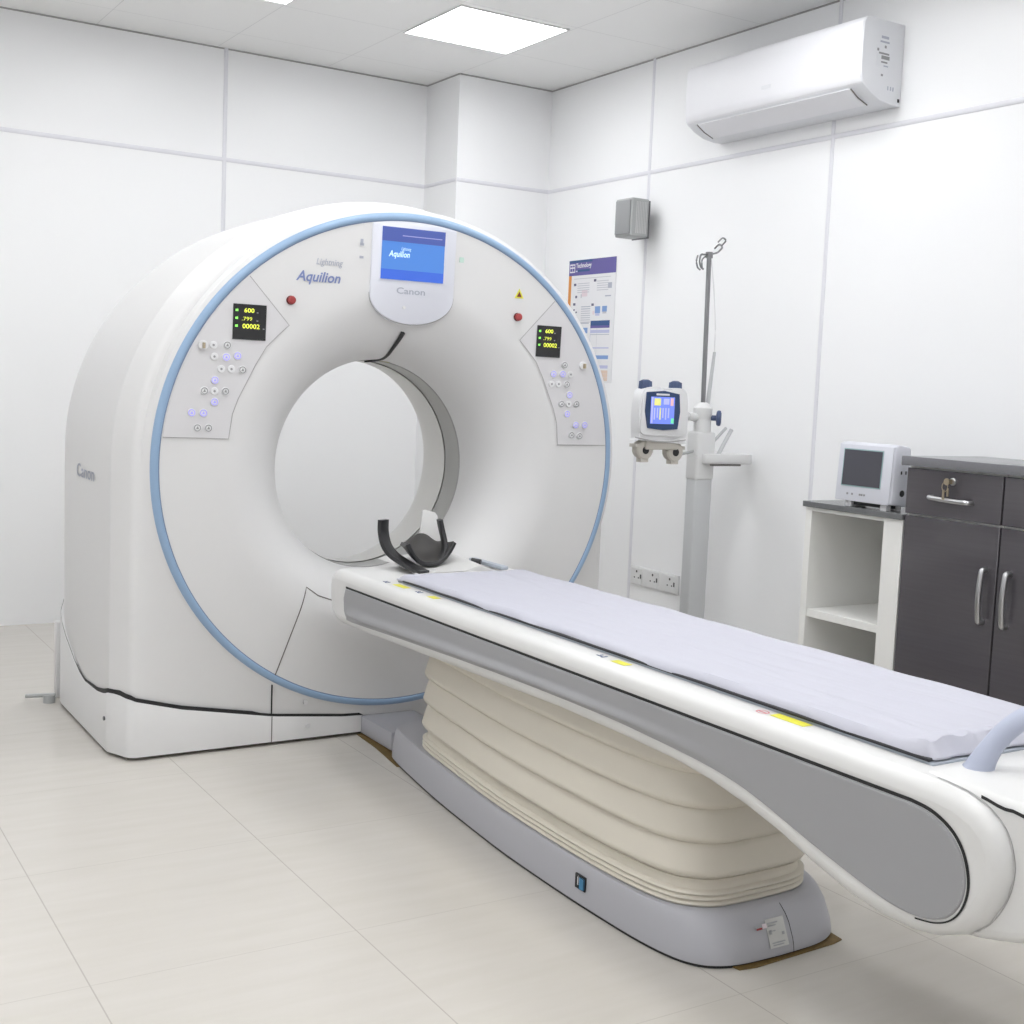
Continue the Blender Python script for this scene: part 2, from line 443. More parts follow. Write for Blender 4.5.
def gapw(p): return .008+.007*max(0, 1-abs(p[1]-4.30)/.25)*(1 if abs(p[0]) > .92 else 0)+(.004 if p[1] < 4.2 and abs(p[0]) > .5 else 0)-(.005 if p[1] > 4.7 else 0)
qg = offp(.0018)
rows = [[(GX+a[0], a[1], p[2]-.003) for a, p in zip(qg, path)], [(GX+a[0], a[1], p[2]+gapw(p)) for a, p in zip(qg, path)]]
MB().grid(rows).build('shadow_gap', 'gap_black', gantry)
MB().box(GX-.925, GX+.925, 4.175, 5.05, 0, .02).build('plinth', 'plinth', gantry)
MB().box(GX-.966, GX+.966, 5.082, 5.12, 0, .30).build('rear_kick_panel', 'gantry_white', gantry, bevel=.008)
mb = MB(); mb.cyl((1.01, 5.03, 0), (1.01, 5.03, .03), .022); mb.cyl((.93, 5.06, .025), (1.03, 5.02, .03), .008)
mb.build('levelling_foot', 'speaker_grey', gantry)
MB().cyl((GX-.9735, 4.285, .118), (GX-.9785, 4.285, .118), .007).build('cover_screw', 'metal_dark', gantry)
for x, z in ((-.32, .14), (-.31, .056)): MB().cyl((GX+x, 4.155, z), (GX+x, 4.1425, z), .008).build('cover_screw', 'button_white', gantry)
def surf_line(pts, w, name, m, off_=.0012, step=.02, fn=fp):
    pts = resample(pts, step, closed=False); L = []; R_ = []
    for i, p in enumerate(pts):
        a = Vector(pts[max(i-1, 0)]); b_ = Vector(pts[min(i+1, len(pts)-1)]); t = (b_-a).normalized()
        nx, nz = -t.y*w/2, t.x*w/2
        L.append(fn(p[0]+nx, p[1]+nz, off_)); R_.append(fn(p[0]-nx, p[1]-nz, off_))
    return MB().grid([L, R_])
surf_line([(-.444, .232), (-.329, .552), (-.285, .520), (-.23, .50)], .004, 's', 's').build('lower_panel_seam', 'seam_dark', gantry)
for s_ in (1,):
    surf_line([(.444, .232), (.329, .552)], .004, 's', 's').build('lower_panel_seam', 'seam_dark', gantry)
MB().box(GX-.4445, GX-.4415, 4.1430, 4.146, .012, .103).build('skirt_seam', 'seam_dark', gantry)
MB().box(GX-.4445, GX-.4415, 4.1480, 4.154, .11, .214).build('skirt_seam', 'gap_black', gantry)
# control panels either side of the bore
def control_panel(s_):
    arc0, arc1 = atan2(.623, -.578), atan2(.088, -.849)
    if arc1 < 0: arc1 += 2*pi
    arc = [(.846*cos(arc0+(arc1-arc0)*i/14), .98+.846*sin(arc0+(arc1-arc0)*i/14)) for i in range(15)]
    inner = [(-.628, 1.066), (-.618, 1.148), (-.600, 1.20), (-.576, 1.25), (-.545, 1.315), (-.512, 1.373), (-.475, 1.412), (-.437, 1.449)]
    poly = [(s_*-1*x if s_ > 0 else x, z) for x, z in arc+inner]
    mb = MB()
    front = [fp(x, z, .0022) for x, z in poly]; back = [fp(x, z, -.004) for x, z in poly]
    n_ = len(poly)
    mb.add(front+back, [tuple(range(n_))]+[(i, (i+1) % n_, n_+(i+1) % n_, n_+i) for i in range(n_)], 0)
    pan = mb.build('control_panel', 'panel_grey_white', gantry)
    ln = surf_line(poly[14:]+[poly[0]], .0028, 'a', 'a', .0026).build('panel_edge', 'seam_soft', pan)
    X = lambda x: -s_*x
    dx = (.508, .610) if s_ > 0 else (-.627, -.517)
    mb = MB(); x0, x1 = dx; z0, z1 = 1.393, 1.508
    mb.prism([fp(x0, z0, .002), fp(x1, z0, .002), fp(x1, z1, .002), fp(x0, z1, .002)], (0, -.004, 0), 0)
    R = (1, -.0463, 0); U = (0, -.043, 1); w = x1-x0
    def ptn(u, v): p = fp(x0+u*w, z0+v*(z1-z0), .0068); return p
    for v in (.82, .60, .38): mb.prism([ptn(.06, v), ptn(.13, v-.035), ptn(.13, v+.045), ], (0, -.0006, 0), 2); mb.prism([ptn(.06, v-.03), ptn(.14, v-.03), ptn(.14, v+.03), ptn(.06, v+.03)], (0, -.0005, 0), 2)
    mb.text('600', ptn(.32, .77), R, U, .014, 1, bold=.02, width=.034)
    mb.text('.799', ptn(.26, .54), R, U, .012, 1, width=.034)
    mb.text('00002', ptn(.28, .32), R, U, .015, 1, bold=.02, width=.058)
    for u, v in ((.70, .76), (.70, .53), (.90, .31)): mb.prism([ptn(u, v), ptn(u+.05, v), ptn(u+.05, v+.03), ptn(u, v+.03)], (0, -.0005, 0), 3)
    mb.build('digital_display', ['display_black', 'led_yellow', 'led_green', 'button_grey'], pan)
    L = [(-.688, 1.370, 'w'), (-.643, 1.372, 'g'), (-.684, 1.333, 'w'), (-.645, 1.333, 'v'), (-.608, 1.339, 'v'),
         (-.660, 1.294, 'w'), (-.627, 1.295, 'w'), (-.590, 1.294, 'g'), (-.680, 1.257, 'v'), (-.713, 1.221, 'g'), (-.680, 1.221, 'w'),
         (-.644, 1.222, 'g'), (-.679, 1.186, 'v'), (-.752, 1.149, 'v'), (-.714, 1.149, 'v'), (-.732, 1.100, 'g'), (-.696, 1.100, 'g')]
    if s_ > 0: L = [(.635, 1.367, 'g'), (.589, 1.332, 'v'), (.629, 1.333, 'v'), (.664, 1.333, 'w'), (.584, 1.294, 'w'), (.614, 1.295, 'w'), (.65, 1.295, 'g'), (.665, 1.256, 'v'), (.633, 1.221, 'g'), (.664, 1.222, 'w'),
         (.698, 1.223, 'g'), (.660, 1.184, 'v'), (.701, 1.143, 'v'), (.741, 1.144, 'v'), (.686, 1.104, 'g'), (.722, 1.101, 'g')]
    for x, z, c in L:
        p = Vector(fp(x, z, .002)); mb = MB()
        if c == 'w': mb.lathe(p, (0, -1, 0), [(0, .0125), (.003, .0125), (.004, .011)], 20, 0); mb.cyl(p+Vector((0, -.004, 0)), p+Vector((0, -.0045, 0)), .004, n=10, mi=1)
        else:
            mi = 1 if c == 'g' else 2
            mb.lathe(p, (0, -1, 0), [(0, .0135), (.003, .0135), (.004, .012)], 20, 0)
            q_ = p+Vector((0, -.004, 0)); rows = []
            for r in (.0115, .0085): rows.append([(q_.x+r*cos(2*pi*i/20), q_.y-.0006, q_.z+r*sin(2*pi*i/20)) for i in range(20)])
            mb.grid(rows, closed_u=True, mi=mi)
            mb.prism([(q_.x-.005, q_.y, q_.z-.004), (q_.x+.005, q_.y, q_.z-.004), (q_.x+.001, q_.y, q_.z+.006)], (0, -.0006, 0), mi)
        mb.build('button', ['button_white', 'button_grey', 'button_violet'], pan)
    kx = .716 if s_ > 0 else -.722
    p = Vector(fp(kx, 1.368, .002)); mb = MB(); mb.lathe(p, (0, -1, 0), [(0, .016), (.006, .016), (.007, .012)], 20, 0); mb.box(p.x-.003, p.x+.003, p.y-.02, p.y-.006, p.z-.010, p.z+.008, 1)
    mb.build('key_switch', ['button_white', 'brass'], pan)
    return pan
control_panel(-1); control_panel(1)
# emergency buttons, warning triangle, small marks
for x in (-.435, .422):
    p = Vector(fp(x, 1.532)); mb = MB()
    mb.lathe(p, (0, -1, 0), [(-.002, .015), (.002, .015)], 24, 1); mb.lathe(p, (0, -1, 0), [(.002, .009), (.007, .009), (.009, .0135), (.015, .0135), (.018, .010)], 24, 0)
    mb.build('emergency_button', ['red', 'red_dark'], gantry)
mb = MB(); p = [fp(.405, 1.600, .001), fp(.443, 1.600, .001), fp(.424, 1.635, .001)]; mb.prism(p, (0, -.001, 0), 0)
p = [fp(.414, 1.605, .0025), fp(.434, 1.605, .0025), fp(.424, 1.624, .0025)]; mb.prism(p, (0, -.0005, 0), 1)
mb.build('warning_sign', ['yellow', 'red_dark'], gantry)
MB().prism([fp(.176, 1.708, 0), fp(.192, 1.708, 0), fp(.192, 1.726, 0), fp(.176, 1.726, 0)], (0, -.003, 0)).build('indicator_lamp', 'pale_green', gantry)
mb = MB().prism([fp(-.199, 1.737, .001), fp(-.189, 1.737, .001), fp(-.189, 1.755, .001), fp(-.199, 1.755, .001)], (0, -.001, 0)); mb.prism([fp(-.200, 1.733, .001), fp(-.186, 1.733, .001), fp(-.186, 1.741, .001), fp(-.200, 1.741, .001)], (0, -.001, 0))
mb.build('indicator_mark', 'text_light', gantry)
MB().prism([fp(-.200, 1.690, .001), fp(-.186, 1.690, .001), fp(-.186, 1.698, .001), fp(-.200, 1.698, .001)], (0, -.001, 0)).build('indicator_mark', 'text_light', gantry)
R = (1, -.0463, 0); U = (0, -.043, 1)
mb = MB(); mb.text('Aquilion', fp(-.420, 1.600, .002), R, U, .033, 0, shear=.25, bold=.02, width=.156)
mb.text('Lightning', fp(-.352, 1.657, .002), R, U, .021, 1, shear=.25, bold=.005, width=.094)
mb.build('model_lettering', ['text_blue', 'text_light'], gantry)
# display panel above the bore
sp_ = [(-.158, 1.806), (-.158, 1.58)]+[(-.158*cos(pi/2*i/12), 1.575-.097*sin(pi/2*i/12)) for i in range(13)]
sp_ = sp_+[(-x, z) for x, z in sp_[::-1][1:]]
sp_ += [(.158-.316*i/10, .98+sqrt(.848**2-(.158-.316*i/10)**2)) for i in range(11)]
pts = []
for x, z in sp_:
    if not pts or (Vector((x, z))-Vector(pts[-1])).length > .003: pts.append((x, z))
fo = [(GX+x, 4.087+shear(x, z)-.007, z) for x, z in pts]
mb = MB(); mb.prism(fo, (0, .05, 0))
dp = mb.build('display_panel', 'screen_surround', gantry, bevel=.004, segs=2, ang=60)
mb = MB(); L = []; R_ = []
for x, z in pts[1:28]:
    k_ = 1.012; L.append((GX+x, 4.087+shear(x, z)-.0005+0*prof(.6), z)); R_.append((GX+x*1.018, 4.087+shear(x, z)-.0005, 1.6+(z-1.6)*1.025 if z < 1.6 else z))
mb.grid([L, R_]).build('panel_seam', 'seam_soft', dp)
def dpnt(x, z, o=.0078): return (GX+x, 4.087+shear(x, z)-o, z)
mb = MB()
def quad(x0, x1, z0, z1, mi, o=.0085, th=.0008): mb.prism([dpnt(x0, z0, o), dpnt(x1, z0, o), dpnt(x1, z1, o), dpnt(x0, z1, o)], (0, -th, 0), mi)
quad(-.124, .112, 1.628, 1.805, 0)
quad(-.124, .112, 1.757, 1.805, 1, .0095); quad(-.124, .112, 1.628, 1.662, 2, .0095); quad(-.124, .112, 1.662, 1.690, 0, .0097)
quad(-.05, .10, 1.777, 1.780, 4, .0105)
mb.text('Aquilion', dpnt(-.098, 1.706, .0108), R, U, .020, 3, shear=.2, bold=.02, width=.078); mb.text('Lightning', dpnt(-.052, 1.729, .0108), R, U, .011, 3, shear=.2, width=.036)
mb.build('touch_screen', ['lcd_blue', 'lcd_navy', 'lcd_deep', 'lcd_white', 'lcd_line'], dp)
MB().text('Canon', dpnt(-.062, 1.582, .0085), R, U, .021, 0, bold=.015, width=.108).build('maker_lettering', 'text_light', dp)
MB().cyl(dpnt(-.030, 1.535, .007), dpnt(-.030, 1.535, .0085), .006).build('status_light', 'button_white', dp)
MB().text('Canon', (GX-.9705, 4.735, .895), (0, -1, 0), (0, 0, 1), .046, 0, bold=.01, width=.26).build('maker_lettering', 'text_light', gantry)
# black cable over the lip of the bore, yellow position marks
cp = [(-.003, 1.450), (-.006, 1.432), (-.009, 1.412), (-.010, 1.392), (-.006, 1.372), (-.002, 1.358)]
c3 = [(GX+x, fy(x, z)-.008, z) for x, z in cp]+[(GX-.012, 4.350, 1.350), (GX-.035, 4.365, 1.346)]
c3 = catmull(c3, 5)
MB().tube(c3, [.0085-.0055*(i/len(c3)) for i in range(len(c3))], 10).build('hanging_cable', 'black', gantry)
def bore_patch(a0, a1, y0, y1, r=.3865):
    rows = []
    for y in (y0, y1): rows.append([(GX+r*cos(a0+(a1-a0)*i/6), y, .965+r*sin(a0+(a1-a0)*i/6)) for i in range(7)])
    return MB().grid(rows)
bore_patch(radians(80), radians(87), 4.352, 4.377, .3875).build('laser_mark', 'olive', gantry)
bore_patch(radians(90.5), radians(94), 4.352, 4.377, .3875).build('laser_mark', 'olive', gantry)
# bridge that joins gantry and table base
MB().box(1.905, 2.115, 3.895, 4.165, .006, .072).build('floor_bridge', 'base_grey', gantry, bevel=.006)

# ------------------------------------------------------------------ patient table
table = empty('patient_table', (GX, 2.75, 0))
tag(table, 'long white patient couch with grey side panel on cream bellows and grey floor base', 'examination table')
hw_f = [(0, 2.055), (.105, 2.060), (.16, 2.075), (.20, 2.105), (.228, 2.162), (.245, 2.27), (.251, 2.42), (.252, 2.6), (.246, 2.85), (.232, 3.06), (.205, 3.35), (.172, 3.6), (.143, 3.784), (.12, 3.85), (.06, 3.885), (0, 3.89)]
half = catmull([(-w, y) for w, y in hw_f], 4)
base_o = [(GX+x, y) for x, y in half]+[(GX-x*1.05, y) for x, y in half[::-1][1:-1]]
hw_t = [(0, 2.118), (.09, 2.121), (.14, 2.135), (.185, 2.165), (.215, 2.205), (.236, 2.29), (.243, 2.42), (.244, 2.6), (.238, 2.85), (.224, 3.06), (.196, 3.35), (.163, 3.6), (.132, 3.774), (.11, 3.83), (.055, 3.86), (0, 3.865)]
half2 = catmull([(-w, y) for w, y in hw_t], 4)
top_o = [(GX+x, y) for x, y in half2]+[(GX-x*1.03, y) for x, y in half2[::-1][1:-1]]
def mixo(a, b_, t, z): return [(p[0]*(1-t)+q_[0]*t, p[1]*(1-t)+q_[1]*t, z) for p, q_ in zip(a, b_)]
mb = MB(); rows = [mixo(base_o, top_o, t, z) for t, z in ((0, .008), (0, .018), (.08, .04), (.35, .078), (.62, .098), (.85, .108), (1, .111))]
rows.append([(GX+(x-GX)*.93, 2.9+(y-2.9)*.97, .111) for x, y in top_o])
mb.grid(rows, closed_u=True); mb.ngon(rows[-1]); mb.build('floor_base', 'base_grey', table)
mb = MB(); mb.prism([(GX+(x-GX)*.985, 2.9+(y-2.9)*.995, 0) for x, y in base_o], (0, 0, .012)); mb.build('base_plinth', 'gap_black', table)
# cream bellows
bo = [(0, 2.135), (.09, 2.138), (.14, 2.15), (.18, 2.18), (.208, 2.225), (.226, 2.31), (.236, 2.45), (.237, 2.62), (.230, 2.85), (.216, 3.06), (.188, 3.32), (.166, 3.50), (.150, 3.57), (.12, 3.61), (.06, 3.625), (0, 3.63)]
h3 = catmull([(-w, y) for w, y in bo], 4); bel_o = [(x, y) for x, y in h3]+[(-x, y) for x, y in h3[::-1][1:-1]]
zs = []
for i in range(3):
    z0 = .111+i*.0125
    for j in range(6): zs.append((z0+.0125*j/6, -.004+.006*sin(pi*j/6)))
zs += [(.149, -.012), (.158, -.015), (.168, -.013), (.174, -.009)]
z = .175
for i in range(4):
    p_ = .081
    for j in range(14):
        t = j/14; zs.append((z+p_*t, -.012+.019*min(1, t/.2)**.5*(1-max(0, t-.2)/.8)**.75))
    z += p_
zs.append((z, -.012))
rows = []
for z, d in zs:
    n_ = len(bel_o); row = []
    ins = inset(bel_o[::-1], -d) if False else None
    for i in range(n_):
        a = Vector(bel_o[i-1]); c = Vector(bel_o[(i+1) % n_]); t = (c-a).normalized(); nn = Vector((t.y, -t.x))
        b2 = Vector(bel_o[i])
        if nn.dot(b2-Vector((0, 2.9))) < 0: nn = -nn
        s_ = 1-.10*max(0, (z-.15))
        row.append((GX+(b2.x+nn.x*d)*s_, 2.9+(b2.y+nn.y*d-2.9)*(1-.03*max(0, z-.15)), z))
    rows.append(row)
mb = MB().grid(rows, closed_u=True); mb.ngon(rows[-1]); mb.build('bellows', 'bellows', table)
# couch body
top = [(3.940, .645), (1.385, .645), (1.335, .640), (1.288, .625), (1.255, .600), (1.238, .566), (1.233, .528), (1.244, .482), (1.272, .435), (1.31, .402), (1.366, .378), (1.42, .369), (1.488, .369),
       (1.565, .378), (1.69, .406), (1.773, .432), (1.871, .455), (1.992, .475), (2.11, .486), (2.33, .491), (2.58, .493), (2.87, .486), (3.15, .480), (3.476, .472), (3.86, .4625), (3.91, .463), (3.944, .470), (3.970, .487), (3.986, .512), (3.994, .545), (3.997, .585), (3.990, .612), (3.974, .632), (3.958, .641)]
top = [(y+(.02 if y < 1.5 else .02*(1.7-y)/.2 if y < 1.7 else 0), z) for y, z in top]
prof2 = resample(top, .02)
def ccw(p): return sum(p[i-1][0]*p[i][1]-p[i][0]*p[i-1][1] for i in range(len(p))) > 0
if not ccw(prof2): prof2 = prof2[::-1]
HWC = .31; RB = .032
rows = []
def yz(x, d): return [(x, p[0], p[1]) for p in inset(prof2, d)]
A = [pi/2*i/5 for i in range(6)]
for a in A: rows.append(yz(GX-HWC+RB*(1-sin(a)), RB*(1-cos(a))))
rows = rows[::-1]; rows = [yz(GX-HWC, RB)] + [yz(GX-HWC+RB*(1-cos(a)), RB*(1-sin(a))) for a in A[1:]]
rows += [yz(GX+HWC-RB*(1-cos(a)), RB*(1-sin(a))) for a in A[1:][::-1]]+[yz(GX+HWC, RB)]
mb = MB().grid(rows, closed_u=True); mb.ngon(rows[0]); mb.ngon(rows[-1])
body = mb.build('couch_body', 'couch_white', table, recalc=True)
# grey side panels with dark groove
gp = [(3.846, .592), (1.445, .598), (1.405, .593), (1.368, .578), (1.342, .555), (1.326, .525), (1.321, .490), (1.330, .456), (1.350, .430), (1.380, .414), (1.42, .406), (1.473, .407),
      (1.55, .421), (1.682, .452), (1.807, .485), (1.895, .503), (2.007, .515), (2.19, .523), (2.387, .527), (2.84, .522), (3.4, .504), (3.79, .489), (3.835, .497), (3.855, .52), (3.860, .56)]
gp = catmull(gp[1:24], 3)+[gp[24], gp[0]]
gp = resample(gp, .03)
if not ccw(gp): gp = gp[::-1]
for s_ in (-1, 1):
    X0 = GX+s_*HWC; mb = MB()
    r0 = [(X0, *p) for p in gp]; r1 = [(X0+s_*.003, *p) for p in inset(gp, .001)]; r2 = [(X0+s_*.004, *p) for p in inset(gp, .004)]
    # shallow channel along the slim part
    mb.grid([r0, r1, r2], closed_u=True)
    P2 = [(p[1], p[2]) for p in r2]; ylo = min(p[0] for p in P2); yhi = max(p[0] for p in P2); rowsP = []
    for i in range(141):
        y = ylo+(yhi-ylo)*(.5-.5*cos(pi*(.004+.992*i/140))); zz = []
        for k_ in range(len(P2)):
            a, b_ = P2[k_-1], P2[k_]
            if (a[0]-y)*(b_[0]-y) <= 0 and a[0] != b_[0]: zz.append(a[1]+(b_[1]-a[1])*(y-a[0])/(b_[0]-a[0]))
        z0, z1 = min(zz), max(zz); g = smoothstep(1.75, 2.6, y)*smoothstep(3.86, 3.75, y); row = []
        for j in range(15):
            t = j/14; bl = smoothstep(0, .16, t)*smoothstep(.50, .20, t)
            row.append((X0+s_*(.004+.011*g*bl), y, z0+(z1-z0)*t))
        rowsP.append(row)
    mb.grid(rowsP)
    sp2 = mb.build('side_panel', 'couch_grey', table)
    gl = [(3.848, .5965), (1.445, .6025), (1.402, .5975), (1.362, .581), (1.336, .557), (1.3205, .525), (1.3155, .489), (1.325, .453), (1.346, .426), (1.378, .4095), (1.42, .402)]
    L = []; R_ = []
    gl = [gl[0]]+catmull(gl[1:], 6)
    gl = resample(gl, .02, closed=False)
    for i, p in enumerate(gl):
        a = Vector(gl[max(i-1, 0)]); b_ = Vector(gl[min(i+1, len(gl)-1)]); t = (b_-a).normalized(); w = .0034-.0020*smoothstep(.80, .95, i/len(gl))
        L.append((X0+s_*.0012, p[0]-t.y*w, p[1]+t.x*w)); R_.append((X0+s_*.0012, p[0]+t.y*w, p[1]-t.x*w))
    MB().grid([L, R_]).build('groove', 'gap_black', sp2)
# foot end cap of the couch
fe = [(1.45, .648), (1.30, .647), (1.10, .640), (1.0, .62), (.965, .58), (.965, .55), (1.0, .51), (1.08, .475), (1.19, .436), (1.27, .410), (1.35, .392), (1.45, .39)]
fe2 = resample(catmull(fe, 4), .02, closed=False)
if not ccw(fe2): fe2 = fe2[::-1]
rows = [[(GX-.279+.02*(1-cos(a)), *p) for p in inset(fe2, .02*(1-sin(a)))] for a in A]+[[(GX+.279-.02*(1-cos(a)), *p) for p in inset(fe2, .02*(1-sin(a)))] for a in A[::-1]]
mb = MB().grid(rows, closed_u=True); mb.ngon(rows[0]); mb.ngon(rows[-1]); mb.build('foot_cap', 'couch_white', table)
gl = [(1.328, .6395), (1.315, .638), (1.295, .634), (1.28, .6325), (1.265, .634), (1.24, .631), (.99, .61)]
L = [(GX-.2798, a, b_+.003) for a, b_ in gl]; R_ = [(GX-.2798, a, b_-.003) for a, b_ in gl]
MB().grid([L, R_]).build('foot_cap_gap', 'gap_black', table)
# seam that follows the rounded end of the body
e1 = [p for p in catmull([(y+.02, z) for y, z in [(1.40, .645), (1.335, .640), (1.288, .625), (1.255, .600), (1.238, .566), (1.233, .528), (1.244, .482), (1.272, .435), (1.31, .402)]], 5)]
L = []; R_ = []
for i, p in enumerate(e1):
    a = Vector(e1[max(i-1, 0)]); b_ = Vector(e1[min(i+1, len(e1)-1)]); t = (b_-a).normalized(); n_ = Vector((t.y, -t.x))
    if n_.dot(Vector(p)-Vector((1.5, .5))) < 0: n_ = -n_
    L.append((GX-.281, p[0]+n_.x*.0012, p[1]+n_.y*.0012)); R_.append((GX-.277, p[0]+n_.x*.0012, p[1]+n_.y*.0012))
MB().grid([L, R_]).build('end_seam', 'seam_soft', table)
# table top tray
MB().box(GX-.232, GX+.232, 1.47, 3.625, .644, .650).build('tabletop', 'tray_grey', table, bevel=.002)
MB().box(GX-.252, GX-.244, 1.60, 3.62, .6452, .6462).build('top_rail_line', 'seam_soft', table) if False else None
# stickers along the near edge
def flat_sticker(x0, x1, y0, y1, z, name, m): MB().box(x0, x1, y0, y1, z, z+.0008).build(name, m, table)
flat_sticker(1.738, 1.762, 3.50, 3.58, .6454, 'warning_sticker', 'yellow')
flat_sticker(1.738, 1.762, 3.30, 3.345, .6454, 'warning_sticker', 'yellow')
flat_sticker(1.738, 1.762, 2.345, 2.40, .6454, 'warning_sticker', 'yellow')
flat_sticker(1.748, 1.774, 1.765, 1.86, .6454, 'warning_sticker', 'yellow')
mb = MB(); rows = []
for r in (.016, .012): rows.append([(1.752+r*.8*cos(2*pi*i/20), 1.885+r*sin(2*pi*i/20), .6459) for i in range(20)])
mb.grid(rows, closed_u=True); mb.box(1.750, 1.754, 1.872, 1.898, .6455, .646); mb.build('prohibition_sticker', 'warn_red', table)
for x0, y0 in ((1.733, 3.62), (1.742, 3.41), (1.742, 2.44)):
    mb = MB(); mb.box(x0, x0+.018, y0, y0+.006, .6452, .646); mb.box(x0+.004, x0+.008, y0+.006, y0+.03, .6452, .646); mb.box(x0+.012, x0+.02, y0+.02, y0+.026, .6452, .646); mb.build('pinch_mark', 'cap_navy', table)
# handle at the foot end
hp = [(1.842, 1.425, .640), (1.850, 1.418, .668), (1.868, 1.408, .700), (1.895, 1.395, .728), (1.935, 1.385, .745), (2.01, 1.38, .752), (2.085, 1.385, .745), (2.125, 1.395, .728), (2.152, 1.408, .700), (2.170, 1.418, .668), (2.178, 1.425, .640)]
cpth = catmull(hp, 5)
rad = [.019+.010*max(0, 1-min(i, len(cpth)-1-i)/9)**1.5 for i in range(len(cpth))]
MB().tube(cpth, rad, 16, up=(0, 1, 0)).build('end_handle', 'handle_blue', table)
# base details
def bf(x, z, o=0.): return (x, 2.0555+.063*interp([(.008, 0), (.018, 0), (.04, .08), (.078, .35), (.098, .62), (.108, .85), (.111, 1)], z)-o-.0005, z)
mb = MB(); mb.prism([bf(1.978, .030, .004), bf(2.034, .030, .004), bf(2.034, .088, .004), bf(1.978, .088, .004)], (0, -.001, 0), 0)
def lb(x0, x1, z0, z1, mi, o=.0055):
    x0 = 1.978+(x0-1.995)*1.15; x1 = 1.978+(x1-1.995)*1.15; z0 += .004; z1 += .004
    mb.prism([bf(x0, z0, o), bf(x1, z0, o), bf(x1, z1, o), bf(x0, z1, o)], (0, -.0005, 0), mi)
for x0, x1, z0 in ((1.997, 2.018, .071), (1.997, 2.024, .076), (1.998, 2.006, .060), (2.008, 2.014, .060), (2.030, 2.036, .052), (2.000, 2.034, .036), (2.002, 2.030, .031)): lb(x0, x1, z0, z0+.0022, 1)
lb(2.030, 2.036, .050, .056, 1); lb(1.998, 2.004, .055, .064, 1)
lb(1.965, 1.982, .073, .078, 1); lb(1.967, 1.982, .069, .073, 2); lb(1.984, 1.995, .070, .078, 3, .005)
mb.build('rating_label', ['label_white', 'text_grey', 'red', 'poster_pink'], table)
mb = MB(); L = [bf(2.0435+.004*t, .108-.10*t, .004) for t in [i/6 for i in range(7)]]; R_ = [(p[0]+.002, p[1], p[2]) for p in L]; mb.grid([L, R_]); mb.build('base_seam', 'gap_black', table)
mb = MB(); mb.box(1.755, 1.7605, 2.484, 2.528, .045, .082, 0); mb.box(1.752, 1.757, 2.486, 2.506, .048, .078, 1); mb.box(1.752, 1.757, 2.508, 2.514, .055, .078, 2)
mb.build('connector_port', ['gap_black', 'blue_plug', 'button_white'], table, bevel=.001, segs=1)

# brown adhesive residue on the floor around the base
mb = MB(); mb.prism([(1.872, 2.10, .0005), (1.884, 2.050, .0005), (1.93, 2.043, .0005), (2.182, 2.053, .0005), (2.212, 2.060, .0005), (2.216, 2.100, .0005), (2.19, 2.14, .0005), (1.92, 2.14, .0005)], (0, 0, .003))
st(mb.build('trim_40', 'tape_brown'))
mb = MB(); mb.prism([(1.892, 4.150, .0005), (1.882, 3.975, .0005), (1.868, 3.86, .0005), (1.852, 3.74, .0005), (1.88, 3.72, .0005), (1.93, 3.9, .0005), (1.93, 4.150, .0005)], (0, 0, .003))
st(mb.build('trim_41', 'tape_brown'))
mb = MB(); L = [(GX+(x-GX)*1.03, y, .001) for x, y in base_o[2:60]]; R_ = [(GX+(x-GX)*.98, y, .001) for x, y in base_o[2:60]]
st(mb.grid([L, R_]).build('trim_42', 'tape_brown')) if False else None

# ------------------------------------------------------------------ mattress
matt = empty('mattress_pad', (GX, 2.52, .651))
tag(matt, 'thin mattress under a crumpled lavender-white sheet lying on the patient couch', 'mattress')
MB().box(GX-.236, GX+.220, 1.478, 3.585, .6505, .657).build('underlay', 'pad_black', matt, bevel=.002)
def nz(x, y, s_): return math.sin(x*s_*3.1+math.sin(y*s_*1.7)*2)*math.sin(y*s_*2.3+math.cos(x*s_*2.9)*1.5)
rows = []; NX, NY = 60, 200
for j in range(NY+1):
    v = j/NY; y = 1.474+2.149*v; row = []
    for i in range(NX+1):
        u = i/NX*2-1
        w = .233+.0025*sin(y*9)+.0015*sin(y*23)
        if v < .02: w -= .012*(1-v/.02)**2
        edge = 1-abs(u); ez = smoothstep(0, .07, edge); ey = smoothstep(0, .012, min(v, 1-v))
        zt = .0145*ez**.5*ey**.7
        zt += .0022*nz(u*2+y*.6, y*3, 1.3)*ez*ey+0.0011*nz(u*5+y, y*1.2, 1.9)*ez*ey
        zt += .0035*math.exp(-((u*.23+.12-(y-1.9)*.09)/.010)**2)*smoothstep(3.0, 1.6, y)*ey
        zt += .0028*math.exp(-((u*.23+.02-(y-2.6)*.12)/.012)**2)*ey*ez
        bun = math.exp(-((y-1.505)/.035)**2)      # gathered roll at the foot end
        zt += bun*(.015+.0022*sin(u*23+.6)+.001*sin(u*41+1))*smoothstep(0, .06, edge)*ey
        x = GX+u*w
        row.append((x, y-.004*sin(u*19)*bun, .6575+zt if ez > 0 else .6565))
    rows.append(row)
mb = MB().grid(rows)
low = [[(p[0], p[1], .6535) for p in r] for r in (rows[0], rows[-1])]
mb.grid([rows[0], low[0]]); mb.grid([rows[-1], low[1]])
mb.grid([[r[0] for r in rows], [(r[0][0], r[0][1], .6535) for r in rows]]); mb.grid([[r[-1] for r in rows], [(r[-1][0], r[-1][1], .6535) for r in rows]])
mb.build('sheet', 'sheet', matt, weld=True)

# ------------------------------------------------------------------ head holder
hh = empty('head_holder', (GX+.03, 3.87, .651))
tag(hh, 'black padded head cradle on a white bracket at the gantry end of the couch', 'headrest')
